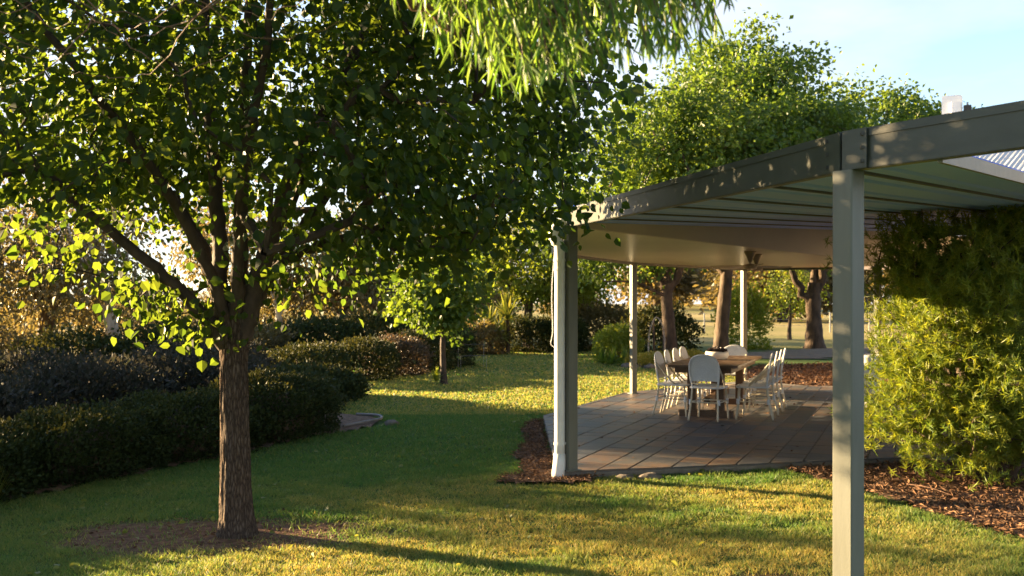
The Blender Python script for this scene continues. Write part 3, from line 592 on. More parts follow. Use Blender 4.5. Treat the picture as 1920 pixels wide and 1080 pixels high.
def rosette(name, label, c, z, n, L, mat, seed, stem=.0, group=None, wide=1.0, up=.3):
    rng = np.random.default_rng(seed); t = thing(name, label, 'plant', group); t.location = (c[0], c[1], float(gz(*c))-.02)
    mb = MB()
    for q in range(n):
        a = rng.uniform(0,6.28); e = rng.uniform(-.3,1.4)+up; l = L*rng.uniform(.7,1.15); d = np.array([math.cos(a)*math.cos(e), math.sin(a)*math.cos(e), math.sin(e)])
        sd = nrm(np.cross(d, [0,0,1.0]))*.045*L*wide; o = np.array([0,0,z]); m1 = o+d*l*.5; m2 = o+d*l+np.array([0,0,-.25*l*max(0,math.cos(e))])
        mb.add([o-sd*.6, o+sd*.6, m1+sd, m1-sd, m2], [(0,1,2,3),(3,2,4)], rng.random())
    mb.build('leaves', mat, t, kind='stuff')
    if stem: MB().add(*tube([(0,0,-.1),(.03,0,z*.5),(0,0,z+.05)], [stem,stem*.8,stem*.6], 8)).build('stem', M['dkbark'], t)
for k, (x, y, z, L, s) in enumerate([(-.15,33.2,1.15,.85,.09),(-.75,33.6,.85,.8,.09),(-.35,32.9,.5,.7,.08)]):
    rosette('yucca', ['tallest spiky yucca at the far end of the lawn','spiky yucca left of the tallest yucca','lowest spiky yucca in front of the other yuccas'][k], (x,y), z, 85, L*1.2, M['yucca'], 160+k, s, 'yuccas at the end of the lawn')
for k, (x, y) in enumerate([(2.72,27.0),(3.0,26.6),(2.5,27.4)]):
    rosette('strap_leaf_plant', ['strap leaved clump in front of the round golden bush','strap leaved clump right of its twin by the back post','strap leaved clump leftmost below the round golden bush'][k], (x,y), .05, 34, .55, M['green1'], 165+k, 0, 'strap leaved clumps by the round bush', .9, .5)
rosette('grass_tuft', 'pale dry grass tuft in front of the near hedge at the left edge', (-4.35, 8.35), .0, 90, .36, M['yucca'], 170, 0, None, .35, .9)
rosette('basal_sprout', 'small yellow green sprout at the foot of the slim far tree', (-1.56, 20.45), .1, 30, .3, M['lime'], 171, 0, None, 1.6, .5)

# ------------------------------------------------------------------ needle leaved bush on the right
def needle_bush():
    rng = np.random.default_rng(31); bx, by = 4.62, 9.45
    t = thing('needle_bush', 'tall feathery needle leaved bush on the right, dark on top and sunlit below', 'bush'); t.location = (bx, by, float(gz(bx, by)))
    off = np.array([bx, by, -.08])
    blobs = [(np.array([4.42,9.35,2.05])-off, (1.12,.95,.62)), (np.array([5.3,9.6,2.1])-off, (.9,.9,.6)), (np.array([4.2,9.1,.98])-off, (.98,.85,.62)), (np.array([5.0,9.2,.85])-off, (.8,.8,.62)), (np.array([3.65,9.3,.72])-off, (.42,.45,.5)), (np.array([4.0,9.35,1.6])-off, (.6,.7,.6)), (np.array([4.7,8.95,.5])-off, (.75,.5,.45)), (np.array([4.05,9.2,.45])-off, (.5,.5,.38))]
    stems = [[(0,0,-.1),(.02,0,.35),(.0,.05,.9),(.08,.05,1.5),(.05,0,2.1)], [(-.05,.03,-.1),(-.2,0,.3),(-.45,-.1,.8),(-.5,-.1,1.5),(-.45,0,2.0)], [(.05,-.02,-.1),(.2,-.1,.4),(.4,-.2,1.0),(.55,-.1,1.8)], [(-.08,-.05,-.1),(-.35,-.2,.2),(-.75,-.25,.55)]]
    seeds = []
    for p in stems:
        q = spline(p, 5); V, F = tube(q, np.linspace(.05,.014,len(q)), 9); MB().add(V, F).build('stem', M['dkbark'], t, smooth=True); seeds.append(q[1:])
    tg = crown_pts(rng, blobs, 780, .45, .25, lambda p: p[2] > .12 and not (p[0] > .12 and 1.28 < p[2] < 1.75 and p[1] < .8))
    wood, A, paths = grow(rng, seeds, tg, .25, .0028, .06, .06, 4); wood.build('branches', M['dkbark'], t, kind='stuff')
    n = len(tg)*11; tips = np.repeat(tg, 11, 0)+rng.normal(size=(n,3))*.10; ax = nrm(nrm(tips-np.array([-.2,-.1,1.0]))*.8+rng.normal(size=(n,3))*.55+np.array([0,0,.45]))
    k = 27; B = np.repeat(tips, k, 0); X = np.repeat(ax, k, 0); f = rng.random((n*k,1)); B = B-X*.10*(1-f); D = X*(.55+.6*f)+rng.normal(size=(n*k,3))*.72
    cr = MB(); put(cr, (np.array([(-.055,0,0),(.055,0,0),(.04,.6,0),(0,1,-.05),(-.04,.6,0)]), np.array([(0,1,2,3,4)])), B, D, rng.normal(size=(n*k,3)), .060*rng.uniform(.5,1.4,n*k), .5*np.repeat(rng.random(n), k)+.5*rng.random(n*k))
    cr.build('foliage', M['needle'], t, kind='stuff')
needle_bush()

# ------------------------------------------------------------------ veranda
ver = thing('veranda', 'pale green post and beam veranda with blue grey roof sheets and cream ceiling', 'veranda')
def zdeck(p): return 2.385+.05*float(np.dot(np.array(p[:2])-np.array(P1), DR))
PA = math.radians(-128+180)                                            # turn of the posts
def post(p, top, w=.1, rz=None, lab=None):
    g = -.12 if not inpoly(p[0], p[1], PATIO) else 0.0
    o = MB().add(*box((0,0,(top-g)/2), (w,w,top-g), 0, .006)).build('post', M['post'], ver, label=lab); o.location = (p[0], p[1], g); o.rotation_euler = (0,0,rz if rz is not None else math.radians(38))
    if g == 0: MB().add(*box((0,0,.006), (w+.05,w+.05,.012))).build('base_plate', M['post'], o)
    return o
post(N0, 2.20, .102, math.radians(38), 'nearest pale green post, sunlit below and dappled above')
post(P1, 2.34, .102, math.radians(32)); post(P2, 2.34, .10, math.radians(25)); post(P3, 2.34, .10, math.radians(25)); post((6.85, 18.65), 2.34, .1, math.radians(37))
NR = (N0[0]+.44*4.2, N0[1]-.68*4.2)
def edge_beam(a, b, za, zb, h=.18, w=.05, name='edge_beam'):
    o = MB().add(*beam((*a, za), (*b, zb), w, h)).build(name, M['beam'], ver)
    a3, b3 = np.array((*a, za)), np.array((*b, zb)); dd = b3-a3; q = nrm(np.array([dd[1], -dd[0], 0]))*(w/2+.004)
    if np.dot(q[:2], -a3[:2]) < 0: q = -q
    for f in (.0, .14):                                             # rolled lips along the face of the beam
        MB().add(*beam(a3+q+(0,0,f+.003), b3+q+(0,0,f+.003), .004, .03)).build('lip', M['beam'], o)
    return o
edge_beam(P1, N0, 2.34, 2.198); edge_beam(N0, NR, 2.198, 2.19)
jd = nrm(np.array(N0)-np.array(P1)); jr = nrm(np.array(NR)-np.array(N0))
for dr_, sg in ((-jd, 1), (jr, 1)):
    a = np.array(N0); b = a+dr_*.13; n2 = np.array([dr_[1], -dr_[0]]); n2 = n2 if np.dot(n2, -a) > 0 else -n2
    o = MB().add(*beam((*(a+n2*.040), 2.2), (*(b+n2*.040), 2.2), .006, .176)).build('joint_plate', M['beam'], ver)
    for zz in (.03,.09,.15):
        V, F = box((*(b-dr_*.02+n2*.045), 2.2+zz), (.014,.014,.014)); MB().add(V, F).build('screw', M['screw'], o)
# roof sheets: one pan after another, ribs along DR, running to the house
HOUSE_D = 11.2
def on_edge(w):
    """start of the rib that lies w metres across from P1, on the edge beam"""
    wn0 = float(np.dot(np.array(N0)-np.array(P1), DN))
    if w <= wn0: return np.array(P1)+(np.array(N0)-np.array(P1))*w/wn0
    f = (w-wn0)/float(np.dot(jr, DN)); return np.array(N0)+jr*f
wN = float(np.dot(np.array(N0)-np.array(P1), DN)); PW = wN/6
for k in range(7):
    w0, w1 = k*PW+.006, (k+1)*PW-.006 if k < 6 else wN+.40
    prof = [(0,.03),(.012,.0),(.10,.0),(.115,.014),(.16,.014),(.175,0),(.42,0),(.435,.014),(.48,.014),(.495,0),(PW-.03,0),(PW-.018,.03)]
    ws = [w0+u for u, _ in prof]; mb = MB(); V = []
    for u, dz in prof:
        s0 = on_edge(min(w0+u, w1)); D0 = float(np.dot(s0-np.array(P1), DR))
        for D in (D0, HOUSE_D):
            q = s0+DR*(D-D0); V.append((*q, zdeck(q)+dz))
    m = len(prof); V += [(x, y, z+.035) for x, y, z in V]
    F = [(2*a, 2*a+1, 2*a+3, 2*a+2) for a in range(m-1)]+[(2*m+2*a, 2*m+2*a+2, 2*m+2*a+3, 2*m+2*a+1) for a in range(m-1)]
    F += [(0, 2*m, 2*m+1, 1), (2*m-2, 2*m-1, 4*m-1, 4*m-2)]+[(2*a, 2*a+2, 2*m+2*a+2, 2*m+2*a) for a in range(m-1)]
    o = mb.add(V, F).build('roof_sheet', M['deck'], ver)
    if k:
        s0 = on_edge(k*PW); e0 = s0+DR*(HOUSE_D-float(np.dot(s0-np.array(P1), DR)))
        MB().add(*beam((*s0, zdeck(s0)-.012), (*e0, zdeck(e0)-.012), .022, .05)).build('joint_strip', M['gap'], ver)
fs = on_edge(wN+.43); fe = fs+DR*(HOUSE_D-float(np.dot(fs-np.array(P1), DR)))
MB().add(*beam((*fs, zdeck(fs)-.018), (*fe, zdeck(fe)-.018), .02, .060)).build('edge_flashing', M['post'], ver)
a = on_edge(0.0); wall_a = np.array(P1)+DR*HOUSE_D
for f, nm in ((5.9, 'purlin'),):                                       # cross beam below the sheets near the house
    q0 = np.array(P1)+DR*(f+2.6)+DN*1.0; q1 = q0+DN*3.4
    MB().add(*beam((*q0, zdeck(q0)-.15), (*q1, zdeck(q1)-.15), .06, .15)).build(nm, M['beam'], ver)
CEIL = [P1, VX, P2, P3, (6.9, 19.9), tuple(wall_a)]
Z0 = 2.34
MB().add(*prism(CEIL[::-1], Z0, Z0+.03)).build('ceiling', M['ceil'], ver)
MB().add(*beam((P1[0]-.02, P1[1]+.02, Z0-.004), (*(wall_a), Z0-.004), .03, [0][0]+.09)).build('bulkhead', M['ceil'], ver)
V = [(*P1, Z0), (*wall_a, Z0), (*wall_a, zdeck(wall_a)+.03), (*P1, zdeck(P1)+.03)]; off = np.array((*(DN*.02), 0)); V = np.array(V)+off
MB().add(np.vstack([V, V-off*1.0]), [(0,1,2,3),(7,6,5,4),(0,4,5,1),(3,2,6,7),(0,3,7,4),(1,5,6,2)]).build('bulkhead', M['ceil'], ver)
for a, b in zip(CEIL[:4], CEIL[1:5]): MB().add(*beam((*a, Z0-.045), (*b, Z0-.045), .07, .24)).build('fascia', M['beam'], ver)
MB().add(*prism([(p[0]*1.0, p[1]) for p in CEIL][::-1], Z0+.20, Z0+.23)).build('roof_cover', M['deck'], ver)
# back gutter glimpsed under the ceiling
MB().add(*beam((4.9,21.2,2.33), (8.2,21.0,2.33), .12, .11)).build('gutter', M['white'], ver)
# downpipe at the corner post
dp = MB(); px, py = P1[0]-.105, P1[1]-.01
pts = spline([(px+.05,py,2.40),(px+.0,py,2.36),(px-.055,py,2.28),(px-.03,py,2.19),(px,py,2.1),(px,py,1.2),(px,py,.12)], 6)
dpo = MB().add(*tube(pts, .052, 18)).build('downpipe', M['white'], ver, smooth=True, label='white round downpipe with offset bend at its top')
MB().add(*tube([(px,py,.16),(px-.004,py-.004,.06),(px-.012,py-.012,-.02),(px-.02,py-.02,-.10)], [.058,.062,.066,.062], 18)).build('shoe', M['white'], dpo, smooth=True)
for z in (.26, 2.02, 1.93): MB().add(*tube([(px,py,z-.012),(px,py,z+.012)], .057, 18)).build('clip', M['white'], dpo)
MB().add(*beam((px,py,.255), (P1[0],py,.255), .03, .02)).build('clip', M['white'], dpo)
MB().add(*tube(spline([(px-.03,py+.02,2.30),(px-.075,py+.02,1.75),(px-.068,py+.02,1.35),(px-.085,py+.02,1.22),(px-.05,py+.02,1.18)], 6), .005, 6)).build('cable', M['weave'], dpo)

# ceiling fans
def fan(c, rz, label):
    t = thing('ceiling_fan', label, 'fan', 'ceiling fans'); t.location = (c[0], c[1], Z0); t.rotation_euler = (0,0,rz)
    MB().add(*lathe([(.085,0),(.085,-.012),(.06,-.06),(.03,-.13),(.024,-.15)], 18)).build('canopy', M['brass'], t, smooth=True)
    MB().add(*tube([(0,0,-.14),(0,0,-.20)], .014, 8)).build('rod', M['brass'], t)
    mo = MB().add(*lathe([(.03,-.175),(.09,-.19),(.10,-.215),(.085,-.245),(.03,-.26)], 18)).build('motor', M['brass'], t, smooth=True)
    for k in range(3):
        a = k*2*math.pi/3; d = np.array([math.cos(a), math.sin(a), 0]); q = np.array([-d[1], d[0], 0]); w = .06
        b = MB(); V = [d*.09-q*.03+(0,0,-.215), d*.09+q*.03+(0,0,-.205), d*.3+q*w+(0,0,-.200), d*.56+q*w*.9+(0,0,-.202), d*.56-q*w*.9+(0,0,-.225), d*.3-q*w+(0,0,-.225)]
        V = np.vstack([V, np.array(V)+(0,0,.008)]); b.add(V, [(0,5,4,3,2,1),(6,7,8,9,10,11)]+[(i,(i+1)%6,6+(i+1)%6,6+i) for i in range(6)]); b.build('blade', M['brass'], t)
fan((3.35, 14.0), .5, 'bronze ceiling fan hanging from the cream ceiling, left of the pair'); fan((3.62, 14.75), 1.3, 'bronze ceiling fan right behind the other one above the table')

# ------------------------------------------------------------------ patio: slab, and slate tiles laid one by one
U = np.array([math.sin(math.radians(22)), math.cos(math.radians(22))]); W = np.array([U[1], -U[0]])
patio = MB().add(*prism(PATIO[::1], -.16, -.020)).build('patio', M['slab'], kind='structure')
ins = [np.array(p)*.998+np.array([4.5,14.5])*.002 for p in PATIO]
MB().add(*prism(ins, -.019, -.008)).build('grout_bed', M['grout'], patio)
def clip(poly, cl):
    out = [np.array(p, float) for p in poly]; n = len(cl)
    for i in range(n):
        a, b = np.array(cl[i]), np.array(cl[(i+1) % n]); res = []
        f = lambda p: (b[0]-a[0])*(p[1]-a[1])-(b[1]-a[1])*(p[0]-a[0])
        for q in range(len(out)):
            p0, p1 = out[q-1], out[q]; f0, f1 = f(p0), f(p1)
            if (f0 >= 0) != (f1 >= 0): res.append(p0+(p1-p0)*f0/(f0-f1))
            if f1 >= 0: res.append(p1)
        out = res
        if not out: return []
    return out
rng = np.random.default_rng(3); org = np.array([.44, 9.5]); tiles = []
row = -3.4
while row < 12:
    w = float(rng.choice([.26,.30,.36])); u = -6.0+rng.random()*.6
    while u < 14:
        L = float(rng.choice([.28,.36,.50,.56])); g = .006
        q = [org+W*(row+g)+U*(u+g), org+W*(row+w-g)+U*(u+g), org+W*(row+w-g)+U*(u+L-g), org+W*(row+g)+U*(u+L-g)]
        c = clip(q, PATIO)
        if len(c) >= 3:
            ar = .5*abs(sum(c[i-1][0]*c[i][1]-c[i][0]*c[i-1][1] for i in range(len(c))))
            if ar > .004: tiles.append((np.mean(c, 0), c))
        u += L
    row += w
def tile_geo(c, pl, loc=True):
    pl = np.array(pl)-(c if loc else 0); m = pl.mean(0); n = len(pl); h = rng.uniform(-.0015,.0015, n)+rng.uniform(-.002,.002)
    inn = m+(pl-m)*(1-.006/np.maximum(np.linalg.norm(pl-m, axis=1, keepdims=True), .02))
    V = [(*p, -.012) for p in pl]+[(*p, -.003+hh) for p, hh in zip(pl, h)]+[(*p, .001+hh) for p, hh in zip(inn, h)]
    F = [tuple(range(2*n, 3*n))]+[(i,(i+1)%n,n+(i+1)%n,n+i) for i in range(n)]+[(n+i,n+(i+1)%n,2*n+(i+1)%n,2*n+i) for i in range(n)]
    return V, F
vis = lambda c: (abs(c[0]/c[1]) < .53) and c[0]/c[1] < .345
tiles.sort(key=lambda t: (0 if vis(t[0]) else 100)+t[0][1]); rest = MB()
for k, (c, pl) in enumerate(tiles):
    V, F = tile_geo(c, pl, k < 300)
    if k < 300:
        o = MB().add(V, F).build('tile', M['slate'], patio); o.location = (c[0], c[1], 0)
    else: rest.add(V, F, rng.random())
# tiles beyond the first three hundred: one part, colour by a per-tile value instead of a per-object one
mr = M['slate'].copy(); mr.name = 'slate_tile_far'; n_ = mr.node_tree.nodes; l_ = mr.node_tree.links
oi = [x for x in n_ if x.type == 'OBJECT_INFO'][0]; at = n_.new('ShaderNodeAttribute'); at.attribute_name = 'rnd'
for lk in list(oi.outputs['Random'].links): l_.new(at.outputs['Fac'], lk.to_socket)
rest.build('tile', mr, patio, kind='stuff')

# ------------------------------------------------------------------ dining table, bowl, ten chairs
TA = math.radians(21); u = np.array([math.sin(TA), math.cos(TA)]); v = np.array([u[1], -u[0]]); TC = np.array([2.6, 13.75])+u*1.4
tab = thing('dining_table', 'long brown timber dining table on two pedestals on the slate patio', 'table'); tab.location = (*TC, 0.0); tab.rotation_euler = (0,0,-TA)
MB().add(*box((0,0,.735), (1.0,2.8,.035), 0, .05)).build('tabletop', M['wood'], tab)
MB().add(*box((0,0,.675), (.80,2.5,.08), 0, .01)).build('apron', M['wood'], tab)
for sg in (-1, 1):
    pd = MB()
    for sx in (-1, 1): pd.add(*box((sx*.20, sg*.95, .36), (.12,.12,.56), 0, .012))
    pd.build('pedestal', M['wood'], tab); MB().add(*box((0, sg*.95, .045), (.78,.14,.09), 0, .02)).build('foot', M['wood'], tab)
MB().add(*box((0,0,.22), (.09,1.78,.09), 0, .01)).build('stretcher', M['wood'], tab)
bc = TC+u*.12-v*.02
pot = thing('succulent_bowl', 'round cream bowl of dark succulents in the middle of the table', 'bowl'); pot.location = (*bc, .753)
MB().add(*lathe([(.11,0),(.15,.015),(.175,.06),(.178,.10),(.165,.125),(.155,.125),(.15,.11)], 24)).build('bowl', M['pot'], pot, smooth=True)
mb = MB(); rg = np.random.default_rng(8)
for q in range(16):
    a = rg.uniform(0,6.28); r = .13*math.sqrt(rg.random()); c = np.array([r*math.cos(a), r*math.sin(a), .12+rg.random()*.02]); n = 22
    D = rg.normal(size=(n,3)); D[:,2] = np.abs(D[:,2])*.7+.1; put(mb, T_OV, np.tile(c, (n,1)), D, rg.normal(size=(n,3))+(0,0,1), .07, rg.random(n))
mb.build('succulents', M['succ'], pot, kind='stuff')
def make_chair():
    t = thing('bistro_chair', 'x', 'chair', 'white woven bistro chairs round the table')
    def P(name, pts, r, mat='rattan', n=8, k=5, par=None): return MB().add(*tube(spline(pts, k) if len(pts) > 2 else pts, r, n)).build(name, M[mat], par or t, smooth=True)
    # seat: woven pad in a rounded frame
    sp = [(-.20,-.19),(-.22,.0),(-.215,.17),(-.15,.215),(0,.225),(.15,.215),(.215,.17),(.22,0),(.20,-.19),(0,-.205)]
    se = MB().add(*prism([(x*.94, y*.94) for x, y in sp][::-1], .442, .456)).build('seat', M['weave'], t)
    P('seat_frame', [(x, y, .448) for x, y in sp]+[(-.20,-.19,.448)], .013, 'weave', par=se)
    for sx in (-1, 1):
        P('leg', [(sx*.19,.19,.44),(sx*.20,.205,.22),(sx*.215,.225,0)], .013)
        P('leg', [(sx*.175,-.18,.46),(sx*.19,-.215,.22),(sx*.205,-.27,0)], .013)
        P('arm_brace', [(sx*.205,.06,.455),(sx*.215,-.08,.60),(sx*.195,-.215,.76)], .011)
        for y, z in ((.205,.25), (-.205,.25)): MB().add(*tube([(sx*.20,y,z-.035),(sx*.20,y,z+.035)], .020, 8)).build('binding', M['weave'], t)
    for a, b in (((-.2,.205,.25),(.2,.205,.25)), ((-.2,-.21,.25),(.2,-.21,.25)), ((-.2,.205,.25),(-.2,-.21,.25)), ((.2,.205,.25),(.2,-.21,.25))): P('stretcher', [a, b], .009)
    hoop = [(-.175,-.18,.44),(-.20,-.20,.60),(-.205,-.225,.74),(-.165,-.245,.845),(-.085,-.255,.89),(0,-.257,.90),(.085,-.255,.89),(.165,-.245,.845),(.205,-.225,.74),(.20,-.20,.60),(.175,-.18,.44)]
    P('back_frame', hoop, .014, 'weave')
    H = spline(hoop, 5); lower = [p for p in H if p[2] > .505]; mb = MB(); nn = len(lower)
    L = np.array(lower); L[:,1] += .02*np.cos(L[:,0]/.2*1.2)*-1+.012
    V = np.vstack([L*[.96,1,1], L*[.96,1,1]+[0,.012,0]]); mb.add(V, [tuple(range(nn)), tuple(range(nn,2*nn))[::-1]]+[(i,(i+1)%nn,nn+(i+1)%nn,nn+i) for i in range(nn)])
    mb.build('backrest', M['weave'], t); P('back_rail', [(-.185,-.20,.505),(0,-.215,.505),(.185,-.20,.505)], .009); return t
ch0 = make_chair(); used = [False]
def chair(p, f, label):
    o = ch0 if not used[0] else copy_tree(ch0); used[0] = True
    o.location = (p[0], p[1], .001); o.rotation_euler = (0,0,math.atan2(-f[0], f[1])); o['label'] = label
chair(TC-u*1.30+v*.10, u+v*.12, 'white woven bistro chair at the near end of the table, back to the viewer')
chair(TC+u*1.52, -u, 'white woven bistro chair at the far end of the table, its back sunlit')
on = ['nearest', 'second', 'third', 'farthest']
for k in range(4):
    p = TC+u*(-.92+.60*k)
    chair(p-v*.45+u*.02*((k*7)%3-1), v+u*.06*((k*5)%3-1), f'white woven bistro chair {on[k]} in the row left of the table')
    chair(p+v*.66+u*.03*((k*5)%3-1), -v+u*.10*((k*3)%3-1), f'white woven bistro chair {on[k]} in the row right of the table')

# ------------------------------------------------------------------ the house behind the bush
hs = thing('house', 'low cream house with corrugated iron roof behind the needle leaved bush', 'house')
hA = wall_a; 
def hp(w, D): return np.array(P1)+DN*w+DR*D
MB().add(*prism([hp(0,HOUSE_D+.35), hp(14,HOUSE_D+.35), hp(14,HOUSE_D+13), hp(0,HOUSE_D+13)], -.2, 2.85)).build('wall', M['brick'], hs)
rf = MB(); nW = 420; wsx = np.linspace(-.3, 14.4, nW); zc = .016*np.sin(wsx*2*math.pi/.115*1.0)
Va = [(*hp(w, HOUSE_D-.1), 2.99+c) for w, c in zip(wsx, zc)]+[(*hp(w, 18.2), 5.5+c) for w, c in zip(wsx, zc)]+[(*hp(w, 25), 2.99+c) for w, c in zip(wsx, zc)]
F = np.array([(a, a+1, nW+a+1, nW+a) for a in range(nW-1)]+[(nW+a, nW+a+1, 2*nW+a+1, 2*nW+a) for a in range(nW-1)])
rf.add(Va, F).build('roof', M['iron'], hs)
MB().add(*beam((*hp(-.3,HOUSE_D-.12), 2.86), (*hp(14.4,HOUSE_D-.12), 2.86), .12, .12)).build('gutter', M['white'], hs)
for w in (2.1, 5.6):
    q = hp(w, HOUSE_D+.34); a_ = math.atan2(DN[1], DN[0]); o = MB().add(*box((*q, 1.45), (1.5,.06,1.2), a_)).build('window', M['white'], hs)
    MB().add(*box((*hp(w, HOUSE_D+.315), 1.45), (1.38,.02,1.08), a_)).build('pane', M['dkmetal'], o)
an = thing('panel_antenna', 'white square panel antenna on a mast above the veranda beam', 'antenna'); ax_, ay_ = 9.78, 22.0; an.location = (ax_, ay_, 4.3); an.rotation_euler = (0,0,math.radians(-25))
V, F = prism([(-.21,-.25),(.17,-.25),(.21,-.21),(.21,.21),(.17,.25),(-.21,.25)], -.03, .03); V = np.array(V)
V = np.stack([V[:,0]-.05, V[:,2], V[:,1]+1.66], 1); MB().add(V, F).build('panel', M['white'], an)
MB().add(*box((.03,-.06,1.62), (.20,.07,.26), 0, .01)).build('radio_box', M['white'], an)
MB().add(*box((.26,-.02,1.60), (.16,.10,.13), 0, .01)).build('bracket', M['dkmetal'], an)
MB().add(*tube([(.26,0,0),(.26,0,1.74)], .022, 8)).build('mast', M['metal'], an)
pl = thing('white_planter', 'white planter seen between the nearest post and the bush', 'planter'); pl.location = (5.5, 15.3, 0)
MB().add(*lathe([(.12,0),(.16,.3),(.20,.78),(.21,.82),(.18,.82),(.17,.76)], 20)).build('body', M['white'], pl, smooth=True)

# ------------------------------------------------------------------ small garden things
bn = thing('garden_bench', 'thin pale metal garden bench frame at the end of the far hedge', 'bench'); bn.location = (-1.32, 25.6, float(gz(-1.0,25.6))); bn.rotation_euler = (0,0,.25); bn.scale = (.8,.8,.8)
for x in (0, .85):
    for y in (0, .4): MB().add(*tube([(x,y,0),(x,y,.42 if y == 0 else .78)], .006, 6)).build('leg', M['metal'], bn)
for k in range(4): MB().add(*box((.425,.05+.1*k,.41), (.9,.03,.012))).build('seat_slat', M['dkmetal'], bn)
for z in (.77,): MB().add(*box((.425,.4,z), (.9,.012,.02))).build('back_slat', M['dkmetal'], bn)
ar = thing('garden_arch', 'thin metal garden arch beside the leaning trunk', 'arch'); ar.location = (3.75, 27.3, float(gz(3.75,27.3)))
for y in (0,.18): MB().add(*tube(spline([(0,y,0),(.03,y,.9),(.22,y,1.32),(.42,y,.95),(.46,y,0)], 8), .007, 6)).build('hoop', M['gum'], ar)
for z in (.35,.7,1.05): MB().add(*tube([(.02,0,z),(.02,.18,z)], .006, 5)).build('rung', M['gum'], ar)
for k, (x, y, h) in enumerate([(3.98,28.0,1.25),(4.3,28.3,1.0)]):
    o = MB().add(*tube([(0,0,-.1),(.01,0,h*.5),(0,0,h)], [.035,.032,.028], 7)).build('garden_stake', M['dkbark']); o.location = (x, y, float(gz(x,y))); tag(o, ['taller dark garden stake beside the arch', 'shorter dark garden stake against the leaning trunk'][k], 'stake', 'garden stakes')
rg = np.random.default_rng(77)
def rock(c, s, label, group=None, mat='rock'):
    m = 10; th = np.linspace(0, math.pi, 7); V = []
    for t_ in th:
        for a in np.arange(m)*2*math.pi/m:
            d = np.array([math.sin(t_)*math.cos(a), math.sin(t_)*math.sin(a), math.cos(t_)]); q = 1+.35*mnoise.noise(Vector(d*1.7)+Vector((c[0]*3, c[1]*3, 0))); V.append(d*q*np.array(s))
    F = [(i*m+j, (i+1)*m+j, (i+1)*m+(j+1)%m, i*m+(j+1)%m) for i in range(6) for j in range(m)]
    o = MB().add(V, F).build('rock', M[mat], smooth=True); o.location = (*c, float(gz(*c))+s[2]*.3); tag(o, label, 'rock', group)
rock((1.08, 9.50), (.10,.06,.035), 'flat grey stone under the patio edge right of the corner post')
rock((1.33, 9.52), (.13,.06,.045), 'darker stone next to the flat grey one at the patio edge')
rock((-1.66, 13.75), (.11,.08,.06), 'reddish stone at the end of the curved edging')
for k, (x, y) in enumerate([(3.35,26.2),(3.6,26.0),(4.0,25.9),(4.35,26.0),(3.05,26.3)]):
    rock((x, y), (.16,.12,.10), 'pale stone edging the yellow flower patch', 'stones round the flower patch')
ed = MB().add(*tube(spline([(-2.25,13.3,-.03),(-2.0,13.75,-.02),(-1.86,14.1,-.02),(-1.95,14.5,-.02),(-2.3,14.75,-.03)], 8), .020, 8)).build('edging', M['kerb'], smooth=True)
tag(ed, 'curved pale concrete edging at the end of the near hedge', 'edging')
fn = thing('paddock_fence', 'thin post and wire fence across the sunlit paddock', 'fence'); fn.location = (0,0,0)
fp = [(8+k*2.6, 54+k*.9) for k in range(12)]
for x, y in fp: MB().add(*tube([(x,y,float(gz(x,y))-.1),(x,y,float(gz(x,y))+1.15)], .045, 6)).build('fence_post', M['metal'], fn)
for z in (.4,.75,1.1): MB().add(*tube([(x,y,float(gz(x,y))+z) for x, y in fp], .008, 4)).build('wire', M['metal'], fn)
f2 = thing('paddock_fence', 'pale post and rail fence low behind the left gum trees', 'fence')
fp = [(-26+k*2.2, 52+k*.2) for k in range(11)]
for x, y in fp: MB().add(*box((x,y,float(gz(x,y))+.45), (.14,.14,1.2))).build('fence_post', M['gum'], f2)
for z in (.45,.85): MB().add(*tube([(x,y,float(gz(x,y))+z) for x, y in fp], .05, 5)).build('rail', M['gum'], f2)

